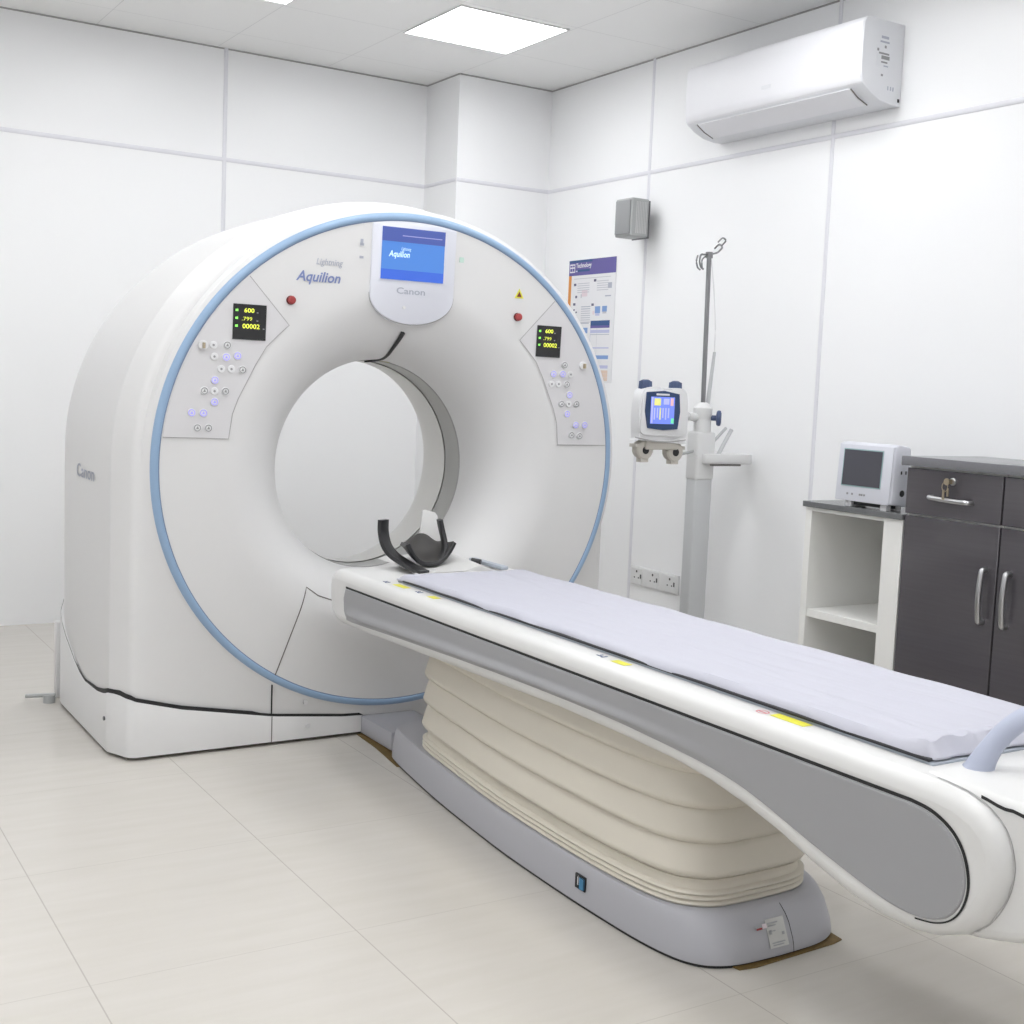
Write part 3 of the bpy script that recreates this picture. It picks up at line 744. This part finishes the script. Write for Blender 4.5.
# U-shaped trough, open along the couch
HX = 1.982; Y0, Y1 = 3.80, 3.98
rows = []; rows2 = []
NU, NV = 28, 12
for j in range(NV+1):
    v = j/NV; y = Y0+(Y1-Y0)*v; r1 = []; r2 = []
    for i in range(NU+1):
        u = i/NU*2-1
        half_w = .088-.012*v; x = HX+.055*v+half_w*math.copysign(abs(u)**.85, u)
        rise = .072*abs(u)**2.2*(1-.62*v)+.068*math.exp(-(u/.75)**2)*smoothstep(.25, 1, v)
        z = .674+rise+.010*v
        r1.append((x, y, z)); r2.append((x*1.0+(u*.006), y, z-.012))
    rows.append(r1); rows2.append(r2)
mb = MB(); loop = rows+rows2[::-1]
mb.grid(loop, closed_v=True)
mb.ngon([r[0] for r in loop]); mb.ngon([r[-1] for r in loop])
mb.build('cradle', 'cradle_dark', hh, bevel=0)
# thick front lip
mb = MB(); lip = [(p[0], p[1]-.004, p[2]-.004) for p in rows[0]]
mb.tube(lip, .0085, 10, up=(0, 1, 0)); mb.build('cradle_lip', 'black', hh)
# side arm band on the near side, and the short one on the far side
def band(path, wdir, w, th, name, m):
    P = [Vector(p) for p in path]; r = [[], [], [], []]
    for i, p in enumerate(P):
        t = (P[min(i+1, len(P)-1)]-P[max(i-1, 0)]).normalized(); wd = Vector(wdir[i] if isinstance(wdir, list) else wdir).normalized(); n_ = t.cross(wd).normalized()
        for k_, (a, b_) in enumerate(((-1, -1), (1, -1), (1, 1), (-1, 1))): r[k_].append(p+wd*w*a/2+n_*th*b_/2)
    mb = MB().grid(r, closed_v=True); mb.ngon([q_[0] for q_ in r]); mb.ngon([q_[-1] for q_ in r])
    return mb.build(name, m, hh, bevel=.003, segs=2, ang=50)
arm = catmull([(1.852, 3.90, .812), (1.853, 3.90, .770), (1.858, 3.885, .728), (1.875, 3.865, .697), (1.892, 3.82, .678), (1.900, 3.76, .666), (1.905, 3.69, .658)], 5)
wd = [(.35+.65*0, 1-.0*i/len(arm), 0) if i < len(arm)*.5 else (1, .55, 0) for i in range(len(arm))]
wd = [Vector((1, .55, 0)).lerp(Vector((1, .35, 0)), smoothstep(.25, .8, i/len(arm))) for i in range(len(arm))]
band(arm, [tuple(w) for w in wd], .046, .016, 'side_arm', 'black')
arm2 = catmull([(2.050, 3.87, .812), (2.060, 3.87, .775), (2.066, 3.86, .735), (2.056, 3.84, .702), (2.03, 3.82, .680)], 5)
band(arm2, (.2, 1, 0), .040, .014, 'side_arm', 'black')
mb = MB()
mb.prism([(1.872, 3.672, .651), (2.10, 3.672, .651), (2.20, 3.94, .651), (2.20, 4.00, .651), (1.93, 4.00, .651), (1.90, 3.80, .651)], (0, 0, .007))
rowsb = []
for y, zt in ((3.685, .662), (3.78, .668), (3.90, .674), (4.04, .678)):
    rowsb.append([(HX-.08, y, .658), (HX-.05, y, zt-.010), (HX, y, zt-.012), (HX+.07, y, zt-.002), (HX+.125, y, zt+.014), (HX+.16, y, zt+.006), (HX+.19, y, .658)])
mb.grid(rowsb); mb.ngon(rowsb[0]); mb.ngon(rowsb[-1])
mb.build('bracket', 'couch_white', hh, bevel=.002, segs=1)
tabp = [(2.085, 4.085, .660), (2.152, 4.085, .660), (2.168, 4.085, .72), (2.156, 4.085, .800), (2.146, 4.085, .812), (2.104, 4.085, .824), (2.094, 4.085, .818)]
MB().prism(tabp, (0, .014, 0)).build('back_tab', 'couch_white', hh, bevel=.003)
MB().cyl((2.176, 3.86, .668), (2.200, 3.835, .664), .009, n=14).build('release_knob', 'black', hh)
MB().box(2.215, 2.245, 3.72, 3.95, .651, .664).build('side_rail', 'tray_grey', hh, bevel=.004)

# ------------------------------------------------------------------ air conditioner
ac = empty('air_conditioner', (3.80, 4.19, 2.45)); tag(ac, 'white split air conditioner mounted high on the right wall', 'air conditioner')
pf = [(3.9235, 2.762), (3.735, 2.762), (3.712, 2.755), (3.700, 2.735), (3.697, 2.64), (3.700, 2.545), (3.706, 2.515), (3.716, 2.502), (3.76, 2.475), (3.81, 2.455), (3.87, 2.447), (3.9235, 2.447)]
YA0, YA1 = 3.648, 4.735
mb = MB(); mb.prism([(x, YA0, z) for x, z in pf], (0, YA1-YA0, 0)); mb.build('body', 'ac_grey', ac, bevel=.004, segs=2, ang=60)
pf2 = [(3.735, 2.764), (3.712, 2.757), (3.697, 2.737), (3.693, 2.64), (3.696, 2.545), (3.702, 2.517), (3.712, 2.506), (3.722, 2.51), (3.72, 2.74)]
mb = MB(); mb.prism([(x, YA0+.006, z) for x, z in pf2], (0, YA1-YA0-.012, 0)); mb.build('front_panel', 'ac_white', ac, bevel=.003, ang=60)
fl = [(3.718, 2.499), (3.760, 2.472), (3.812, 2.4515), (3.812, 2.4475), (3.758, 2.468), (3.714, 2.496)]
mb = MB(); mb.prism([(x, YA0+.075, z) for x, z in fl], (0, YA1-YA0-.15, 0)); mb.build('air_flap', 'ac_white', ac, bevel=.001, segs=1)
mb = MB()
for y in (YA0+.068, YA1-.072): MB().prism([(x, y, z-.0012) for x, z in fl], (0, .0025, 0)).build('flap_gap', 'seam_dark', ac)
mb = MB(); R = (0, -1, 0)
mb.text('Gree', (3.6925, 4.365, 2.585), R, (0, 0, 1), .020, 0, width=.055) if False else mb.box(3.6915, 3.6928, 4.16, 4.215, 2.572, 2.587)
mb.build('badge', 'ac_grey', ac)
def end_mark(name, rects, ms):
    mb = MB()
    for i, (x0, x1, z0, z1, mi) in enumerate(rects): mb.box(x0, x1, YA0-.0012-.0004*min(i, 1), YA0+.001, z0, z1, mi)
    mb.build(name, ms, ac)
end_mark('energy_label', ((3.790, 3.842, 2.672, 2.704, 2), (3.795, 3.835, 2.69, 2.70, 0), (3.79, 3.84, 2.674, 2.681, 0)), ['text_light', 'button_grey', 'ac_grey'])
end_mark('caution_label', ((3.773, 3.846, 2.583, 2.668, 2), (3.815, 3.825, 2.655, 2.665, 1), (3.775, 3.785, 2.64, 2.65, 1), (3.785, 3.842, 2.630, 2.637, 1), (3.80, 3.845, 2.612, 2.626, 1), (3.80, 3.835, 2.598, 2.604, 1), (3.815, 3.84, 2.585, 2.59, 0)), ['text_light', 'button_grey', 'ac_grey'])
end_mark('screw', ((3.805, 3.815, 2.548, 2.556, 0),), ['button_grey'])
for x in (3.845, 3.86, 3.874): end_mark('slot', ((x, x+.005, 2.50, 2.515, 0),), ['text_light'])
end_mark('clip', ((3.905, 3.915, 2.462, 2.475, 0),), ['gap_black'])

# ------------------------------------------------------------------ wall speaker
spk = empty('wall_speaker', (3.84, 5.26, 2.04)); tag(spk, 'small grey loudspeaker mounted on the right wall above the poster', 'speaker')
mb = MB().box(3.757, 3.862, 5.190, 5.332, 2.045, 2.232); mb.build('cabinet', 'speaker_grey', spk, bevel=.008, segs=3)
MB().box(3.749, 3.760, 5.200, 5.322, 2.055, 2.222).build('grille', 'grille', spk, bevel=.004)
mb = MB()
for i in range(7): mb.box(3.782+.010*i, 3.787+.010*i, 5.1875, 5.192, 2.06, 2.215)
mb.build('side_rib', 'speaker_light', spk)
mb = MB().box(3.862, 3.868, 5.188, 5.33, 2.04, 2.225); mb.box(3.868, 3.9235, 5.285, 5.325, 2.09, 2.18); mb.build('wall_bracket', 'metal_dark', spk, bevel=.003)

# ------------------------------------------------------------------ poster
po = MB()
PX = 3.9215; Pa, Pb, Zt, Zb = 5.978, 5.532, 1.98, 1.318        # left edge is the far one
W_ = Pa-Pb; Hh = Zt-Zb
def pq(u0, u1, v0, v1, mi, o=.0012): po.box(PX-.001-o, PX-.001-o+.0006, Pa-u1*W_, Pa-u0*W_, Zt-v1*Hh, Zt-v0*Hh, mi)
po.box(PX-.0015, XR-.0005, Pb, Pa, Zb, Zt, 0)
pq(0, 1, 0, .125, 1); pq(0, .5, 0, .02, 2, .0018); pq(.0, .06, .125, .56, 3); pq(.02, .13, .03, .10, 0, .0018)
pq(.03, .07, .04, .055, 1, .0024); pq(.08, .12, .04, .055, 1, .0024); pq(.03, .07, .065, .09, 1, .0024); pq(.08, .12, .065, .09, 1, .0024)
po.text('Technology', (PX-.0035, Pa-.155*W_, Zt-.062*Hh), (0, -1, 0), (0, 0, 1), .024, 0, bold=.02, width=.15)
pq(.19, .45, .078, .096, 2, .0024); pq(.15, .19, .085, .096, 5, .0024)
pq(.12, .9, .150, .155, 6)
for u, v in ((.12, .19), (.55, .165), (.12, .35), (.52, .36), (.10, .52)): pq(u, u+.05, v, v+.02, 7)
for r_ in range(5): pq(.2, .46, .19+.018*r_, .196+.018*r_, 6); pq(.62, .86, .18+.018*r_, .186+.018*r_, 6)
pq(.3, .42, .25, .30, 8); pq(.85, .93, .20, .245, 9); pq(.80, .92, .30, .31, 9); pq(.16, .20, .29, .31, 7); pq(.28, .30, .28, .31, 6)
for r_ in range(8): pq(.30, .50, .38+.018*r_, .387+.018*r_, 9 if r_ < 2 else 6)
for u, v in ((.13, .40), (.18, .42), (.16, .45)): pq(u, u+.03, v, v+.012, 7)
pq(.60, .71, .385, .44, 4); pq(.61, .70, .44, .46, 5); pq(.75, .85, .385, .43, 4); pq(.76, .84, .43, .445, 6); pq(.55, .59, .42, .45, 8)
pq(.52, .92, .50, .54, 2); pq(.52, .92, .54, .56, 1); pq(.52, .92, .575, .60, 5); pq(.52, .92, .61, .615, 9)
pq(.23, .31, .555, .60, 4); pq(.26, .31, .60, .62, 5); pq(.36, .46, .555, .60, 4); pq(.30, .48, .515, .522, 9)
pq(.52, .525, .56, .97, 5); pq(.66, .663, .56, .97, 6); pq(.52, .92, .715, .725, 5); pq(.52, .92, .78, .81, 4); pq(.52, .92, .86, .885, 5)
pq(.60, .92, .90, .985, 10); pq(.60, .92, .925, .928, 8, .002); pq(.60, .92, .955, .958, 8, .002)
pst = po.build('wall_poster', ['paper', 'poster_purple', 'poster_navy', 'poster_orange', 'poster_blue', 'poster_lilac', 'poster_grey', 'poster_dark', 'poster_pink', 'text_light', 'poster_peach'])
tag(pst, 'white poster with purple header and orange strip on right wall behind the gantry', 'poster')

# ------------------------------------------------------------------ wall socket
so = empty('wall_socket', (XR, 5.07, .285)); tag(so, 'white triple power socket low on the right wall beside the injector stand', 'power socket')
MB().box(XR-.012, XR-.0005, 4.868, 5.262, .290, .388).build('plate', 'socket_white', so, bevel=.004)
for y in (5.205, 5.07, 4.93):
    mb = MB(); mb.box(XR-.015, XR-.011, y-.045, y+.045, .300, .378, 0)
    for dy, dz, r in ((0, .020, .0065), (.017, -.012, .0045), (-.017, -.012, .0045)): mb.cyl((XR-.0158, y+dy, .342+dz), (XR-.0145, y+dy, .342+dz), r, n=12, mi=1)
    mb.box(XR-.0165, XR-.0145, y-.040, y-.030, .328, .350, 1)
    mb.build('outlet', ['socket_white', 'socket_hole'], so)

# ------------------------------------------------------------------ contrast injector on stand
inj = empty('contrast_injector_stand', (3.64, 4.42, 0))
tag(inj, 'contrast injector with blue touch screen on grey column with steel hooks, behind the couch', 'medical injector')
mb = MB()
for a in range(4):
    t = radians(90*a); mb.tube([(3.64, 4.42, .10), (3.64+.1*cos(t), 4.42+.1*sin(t), .09), (3.64+.235*cos(t), 4.42+.235*sin(t), .06)], [.03, .026, .02], 12)
mb.cyl((3.64, 4.42, .05), (3.64, 4.42, .16), .06); mb.build('wheeled_foot', 'post_light', inj)
for a in range(4):
    t = radians(90*a); x = 3.64+.225*cos(t); y = 4.42+.225*sin(t)
    MB().cyl((x-.012, y, .03), (x+.012, y, .03), .03).build('caster', 'black', inj)
mb = MB().box(3.592, 3.690, 4.385, 4.455, .12, .97); mb.build('column', 'post_grey', inj, bevel=.010, segs=3)
mb = MB().box(3.588, 3.694, 4.381, 4.459, .90, 1.115); mb.build('column_head', 'post_light', inj, bevel=.012, segs=3)
mb = MB().cyl((3.640, 4.42, 1.11), (3.640, 4.42, 1.17), .040); mb.lathe((3.640, 4.42, 1.17), (0, 0, 1), [(0, .036), (.02, .043), (.05, .043), (.065, .03), (.075, .018)], 24); mb.build('rod_clamp', 'post_light', inj)
mb = MB().lathe((3.668, 4.395, 1.178), (.77, -.64, 0), [(0, .012), (.022, .012), (.025, .030), (.032, .035), (.042, .034), (.046, .022)], 24); mb.build('clamp_knob', 'cap_navy', inj)
MB().cyl((3.640, 4.42, 1.2), (3.628, 4.42, 1.885), .0105).build('iv_rod', 'rod_steel', inj)
MB().cyl((3.672, 4.43, 1.22), (3.705, 4.44, 1.47), .010, .007).build('hanging_tube', 'post_grey', inj)
MB().tube(catmull([(3.705, 4.44, 1.45), (3.70, 4.44, 1.6), (3.672, 4.43, 1.75), (3.65, 4.43, 1.87)], 6), .0022, 8).build('iv_line', 'button_white', inj)
mb = MB(); T = Vector((3.628, 4.42, 1.888))
mb.cyl(T-Vector((0, 0, .012)), T+Vector((0, 0, .014)), .016)
for s_ in (-1, 1):
    if s_ < 0: hk = [(0, 0, .004), (-.035, -.01, .0), (-.062, -.02, -.004), (-.068, -.02, -.03), (-.06, -.02, -.055), (-.045, -.02, -.065)]
    else: hk = [(0, 0, .004), (.035, .01, .012), (.066, .02, .022), (.088, .02, .045), (.070, .02, .055), (.045, .02, .035)]
    mb.tube(catmull([T+Vector(h_) for h_ in hk], 5), .0042, 8)
    hk2 = [(Vector(h_)*1.0+Vector((.018*s_, 0, .030 if s_ > 0 else -.004))) for h_ in hk[2:]]
    mb.tube(catmull([T+h_ for h_ in hk2], 5), .0038, 8)
mb.tube(catmull([T+Vector(h_) for h_ in [(-.01, 0, 0), (-.03, .01, -.02), (-.028, .01, -.055)]], 5), .0035, 8)
mb.build('iv_hook', 'rod_steel', inj)
# tray
tp = [(3.616, 4.36), (3.64, 4.345), (3.86, 4.335), (3.885, 4.35), (3.888, 4.45), (3.87, 4.475), (3.63, 4.475)]
mb = MB(); mb.prism([(x, y, .975) for x, y in tp], (0, 0, .045)); tr = mb.build('tray', 'post_light', inj, bevel=.008)
mb = MB()
for i in range(16): mb.box(3.635+.011*i, 3.641+.011*i, 4.335, 4.345, .968, .976)
mb.build('tray_teeth', 'seam_dark', inj)
mb = MB(); mb.cyl((3.685, 4.40, 1.065), (3.755, 4.39, 1.135), .007); mb.cyl((3.705, 4.38, 1.01), (3.77, 4.37, 1.13), .009); mb.build('tray_lever', 'post_grey', inj)
# injector head (long axis away from viewer)
IX0, IX1 = 3.240, 3.505
hd = [(IX0+.008, 1.085), (IX0+.02, 1.075), (IX1-.02, 1.062), (IX1-.006, 1.07), (IX1-.002, 1.16), (IX1-.008, 1.255), (IX1-.022, 1.290), (IX1-.05, 1.302), (IX1-.10, 1.300), (IX0+.17, 1.292), (IX0+.12, 1.292), (IX0+.10, 1.302), (IX0+.05, 1.302), (IX0+.02, 1.288), (IX0+.006, 1.25), (IX0, 1.17)]
hd = catmull(hd, 3, closed=True)
mb = MB(); mb.prism([(x, 4.352, z) for x, z in hd], (0, .060, 0)); head = mb.build('injector_head', 'inj_white', inj, bevel=.010, segs=3, ang=60)
fr = [(3.252, 1.105), (3.36, 1.095), (3.480, 1.100), (3.484, 1.19), (3.474, 1.282), (3.36, 1.290), (3.262, 1.284), (3.250, 1.19)]
mb = MB(); mb.prism([(x, 4.344, z) for x, z in catmull(fr, 5, closed=True)], (0, .012, 0)); mb.build('face_plate', 'inj_white', head, bevel=.003)
bz = [(3.278, 1.128), (3.36, 1.120), (3.438, 1.126), (3.448, 1.20), (3.440, 1.276), (3.358, 1.288), (3.266, 1.280), (3.262, 1.20)]
bz = resample(bz, .01)
mb = MB(); mb.prism([(x, 4.338, z) for x, z in bz], (0, .01, 0), 0)
def iq(x0, x1, z0, z1, mi, o=0): mb.box(x0, x1, 4.3368-o, 4.3385, z0, z1, mi)
iq(3.288, 3.415, 1.147, 1.262, 1); iq(3.305, 3.340, 1.225, 1.255, 2, .0005); iq(3.355, 3.385, 1.230, 1.255, 5, .0005); iq(3.392, 3.408, 1.225, 1.258, 6, .0005); iq(3.398, 3.414, 1.15, 1.172, 3, .0005); iq(3.29, 3.30, 1.15, 1.26, 5, .0004)
for i in range(6): iq(3.305+.015*i, 3.312+.015*i, 1.165+.008*(i % 2), 1.215, 5 if i % 2 else 2 if i == 2 else 5, .0005)
iq(3.315, 3.385, 1.268, 1.276, 4)
mb.build('touch_screen', ['navy', 'scr_a', 'scr_y', 'scr_g', 'button_white', 'scr_l', 'scr_p'], head) if False else None
mat('scr_a', (.1, .15, .5), .3, emit=(.16, .22, .75), estr=.75); mat('scr_y', (.5, .5, .2), .3, emit=(.62, .60, .16), estr=.75)
mat('scr_g', (.1, .5, .3), .3, emit=(.15, .60, .35), estr=.75); mat('scr_l', (.3, .3, .6), .3, emit=(.34, .38, .82), estr=.75); mat('scr_p', (.5, .3, .3), .3, emit=(.55, .35, .40), estr=.75)
mb.build('touch_screen', ['navy', 'scr_a', 'scr_y', 'scr_g', 'button_white', 'scr_l', 'scr_p'], head)
for x in (3.285, 3.447):
    mb = MB(); mb.lathe((x+.004, 4.385, 1.288), (0, 0, 1), [(0, .023), (.010, .026), (.028, .026), (.040, .022), (.045, .012)], 24, 0)
    for i in range(12):
        t = 2*pi*i/12; mb.cyl((x+.004+.027*cos(t), 4.385+.027*sin(t), 1.294), (x+.004+.025*cos(t), 4.385+.025*sin(t), 1.326), .003, n=6, mi=0)
    mb.build('turn_knob', 'cap_navy', head)
mb = MB(); ar = [(3.222+.275*i/12, 1.088-.014*sin(pi*i/12)-.008*i/12) for i in range(13)]
mb.grid([[(x, 4.3505, z+.0025) for x, z in ar], [(x, 4.3505, z-.0025) for x, z in ar]]); mb.build('head_seam', 'seam_soft', head)
for x, z in ((3.298, 1.034), (3.462, 1.026)):
    mb = MB(); mb.lathe((x, 4.40, z), (0, -1, 0), [(-.02, .038), (0, .044), (.022, .044), (.028, .038), (.029, .020)], 28, 0)
    mb.box(x-.052, x+.052, 4.374, 4.42, z+.010, z+.024, 0); mb.box(x-.020, x+.020, 4.376, 4.41, z-.054, z-.035, 0)
    mb.cyl((x, 4.372, z-.002), (x, 4.3695, z-.002), .017, n=20, mi=1); mb.build('syringe_socket', ['inj_beige', 'gap_black'], head)
MB().box(3.29, 3.47, 4.36, 4.41, 1.035, 1.09).build('socket_bridge', 'inj_beige', head, bevel=.008)
mb = MB(); mb.cyl((3.50, 4.42, 1.185), (3.61, 4.42, 1.178), .011); mb.cyl((3.56, 4.42, 1.181), (3.61, 4.42, 1.178), .018); mb.build('mounting_arm', 'post_light', inj)
MB().tube(catmull([(3.47, 4.38, 1.03), (3.50, 4.39, 1.018), (3.54, 4.40, 1.020), (3.60, 4.41, 1.03)], 6), .006, 8).build('power_cable', 'speaker_grey', inj)

# ------------------------------------------------------------------ shelf unit, cabinet, monitor
CX = 3.50; CB = XR-.001
su = empty('shelf_unit', (3.71, 3.35, 0)); tag(su, 'open white shelf unit with dark top standing left of the charcoal cabinet', 'shelf')
mb = MB()
mb.box(CX, CB, 3.108, 3.196, .05, .868); mb.box(CX, CB, 3.562, 3.594, .05, .868)
mb.box(CX+.003, CB, 3.196, 3.562, .852, .868); mb.box(CB-.02, CB, 3.196, 3.562, .05, .852); mb.box(CX+.002, CB-.02, 3.196, 3.562, .05, .08); mb.box(CX+.03, CB, 3.12, 3.59, 0, .05)
mb.build('carcass', 'laminate', su, bevel=.0012, segs=1)
MB().box(CX+.006, CB-.02, 3.197, 3.561, .442, .472).build('shelf_board', 'laminate', su, bevel=.0012, segs=1)
MB().box(CX-.012, CB, 3.104, 3.602, .868, .889).build('dark_top', 'shelf_top', su, bevel=.0015, segs=1)
def cabinet(y1, y0, label):
    c = empty('base_cabinet', (3.71, (y0+y1)/2, 0)); tag(c, label, 'cabinet', 'charcoal cabinets under the worktop')
    mb = MB().box(CX+.018, CB, y0+.001, y1-.001, .08, 1.0635); mb.box(CX+.05, CB, y0+.01, y1-.01, 0, .08)
    mb.build('carcass', 'laminate', c)
    d = MB().box(CX, CX+.018, y0+.0025, y1-.0025, .895, 1.056).build('drawer', 'cabinet_dark', c, bevel=.0015, segs=1)
    ym = (y0+y1)/2
    hpath = catmull([(CX+.002, ym+.085, .962), (CX-.018, ym+.085, .962), (CX-.026, ym+.07, .961), (CX-.027, ym, .958), (CX-.026, ym-.07, .957), (CX-.018, ym-.085, .957), (CX+.002, ym-.085, .957)], 4)
    MB().tube(hpath, .0065, 10, flat=1.2).build('handle', 'metal', d)
    return c, d, ym
c1, d1, ym1 = cabinet(3.104, 2.694, 'charcoal gloss cabinet with keys in its drawer lock, next to the white shelf unit')
c2, d2, ym2 = cabinet(2.692, 2.282, 'charcoal gloss cabinet half out of frame at the right edge')
for c, y0, y1, hy in ((c1, 2.694, 3.104, 2.736), (c2, 2.282, 2.692, 2.642)):
    d = MB().box(CX, CX+.018, y0+.0025, y1-.0025, .085, .888).build('door', 'cabinet_dark', c, bevel=.0015, segs=1)
    hpath = catmull([(CX+.002, hy, .742), (CX-.018, hy, .742), (CX-.026, hy, .728), (CX-.032, hy, .655), (CX-.026, hy, .582), (CX-.018, hy, .568), (CX+.002, hy, .568)], 4)
    MB().tube(hpath, .0095, 10, flat=1., up=(0, 1, 0)).build('handle', 'metal', d)
mb = MB().lathe((CX-.001, 2.897, 1.022), (-1, 0, 0), [(0, .013), (.006, .013), (.008, .010)], 20); lk = mb.build('lock', 'metal', d1)
mb = MB(); mb.box(CX-.030, CX-.008, 2.895, 2.899, 1.014, 1.030); mb.lathe((CX-.034, 2.897, 1.022), (-1, 0, 0), [(0, .012), (.003, .012)], 16)
rg = [(CX-.034+.0*cos(t), 2.905+.012*sin(t), 1.004+.016*cos(t)) for t in [2*pi*i/18 for i in range(19)]]
mb.tube(rg, .0014, 6, up=(1, 0, 0)); mb.box(CX-.036, CX-.033, 2.905, 2.913, .960, .994); mb.box(CX-.033, CX-.030, 2.890, 2.897, .972, 1.0)
kk = mb.build('key_ring', 'brass', None); tag(kk, 'small bunch of keys hanging from the drawer lock of the charcoal cabinet', 'keys')
wt = MB().box(CX-.015, CB, 2.10, 3.120, 1.064, 1.096).build('worktop', 'worktop', None, bevel=.002)
tag(wt, 'dark grey worktop lying over the charcoal cabinets along the right wall', 'worktop')

mon = empty('patient_monitor', (3.60, 3.30, .889)); tag(mon, 'small white box monitor with dark screen on top of the shelf unit', 'monitor')
M0, M1 = 3.170, 3.442
mb = MB()
mb.prism([(CX-.002, M0, .914), (CX+.010, M0, 1.124), (CX+.03, M0, 1.130), (CX+.085, M0, 1.122), (CX+.090, M0, 1.112), (CX+.090, M0, .915), (CX+.08, M0, .905)], (0, M1-M0, 0))
bd = mb.build('housing', 'monitor_body', mon, bevel=.006, segs=3, ang=40)
def mf(y, z, o=0.): return (CX-.002+(z-.908)*.0556-o, y, z)
mb = MB(); mb.prism([mf(M0+.004, .912, .0005), mf(M1-.004, .912, .0005), mf(M1-.004, 1.122, .0005), mf(M0+.004, 1.122, .0005)], (-.006, 0, 0)); mb.build('bezel', 'monitor_body', mon, bevel=.003)
mb = MB(); mb.prism([mf(3.218, .966, .007), mf(3.412, .966, .007), mf(3.412, 1.105, .007), mf(3.218, 1.105, .007)], (-.0012, 0, 0), 1); mb.prism([mf(3.222, .970, .0085), mf(3.408, .970, .0085), mf(3.408, 1.101, .0085), mf(3.222, 1.101, .0085)], (-.0008, 0, 0), 0)
mb.build('screen', ['monitor_glass', 'monitor_rim'], mon)
mb = MB()
for y in (3.372, 3.348, 3.31, 3.30, 3.288): mb.prism([mf(y, .935, .007), mf(y+.007, .935, .007), mf(y+.007, .942, .007), mf(y, .942, .007)], (-.002, 0, 0))
mb.build('button_row', 'button_grey', mon)
for y in (M0+.025, M1-.075):
    for x in (CX+.006, CX+.060):
        MB().box(x, x+.025, y, y+.03, .8892, .910).build('foot', 'button_white', mon, bevel=.002)
MB().box(CX+.02, CX+.08, M0+.03, M1-.05, .897, .909).build('underside', 'black', mon)
mb = MB(); mb.cyl((CX+.055, M0-.001, .955), (CX+.055, M0+.004, .955), .012, n=20)
for x, z in ((.045, 1.03), (.068, 1.03), (.048, 1.065), (.07, 1.075)): mb.box(CX+x-.003, CX+x+.003, M0-.0015, M0+.002, z-.006, z+.006)
mb.build('side_port', 'gap_black', mon)

# ------------------------------------------------------------------ camera
cam = bpy.data.cameras.new('camera'); co = bpy.data.objects.new('camera', cam); COL.objects.link(co)
yaw, pit, roll, F, cx = .573, .0971, .044, 1274.8622, 549.1955
f = Vector((sin(yaw)*cos(pit), cos(yaw)*cos(pit), -sin(pit))); r = Vector((cos(yaw), -sin(yaw), 0)); u = r.cross(f)
r2 = r*cos(roll)+u*sin(roll); u2 = -r*sin(roll)+u*cos(roll)
co.matrix_world = Matrix(((r2.x, u2.x, -f.x, 0), (r2.y, u2.y, -f.y, 0), (r2.z, u2.z, -f.z, 1.28), (0, 0, 0, 1)))
cam.sensor_width = 36; cam.sensor_fit = 'HORIZONTAL'; cam.lens = F*36/1024; cam.shift_x = (512-cx)/1024; cam.clip_start = .05
scn.camera = co

# ------------------------------------------------------------------ world and colour
w = bpy.data.worlds.new('world'); scn.world = w; w.use_nodes = True
w.node_tree.nodes['Background'].inputs[0].default_value = (.8, .85, .9, 1); w.node_tree.nodes['Background'].inputs[1].default_value = .3
vs = scn.view_settings; vs.view_transform = 'Standard'; vs.look = 'None'; vs.gamma = 1; vs.use_curve_mapping = False; vs.exposure = 0.18
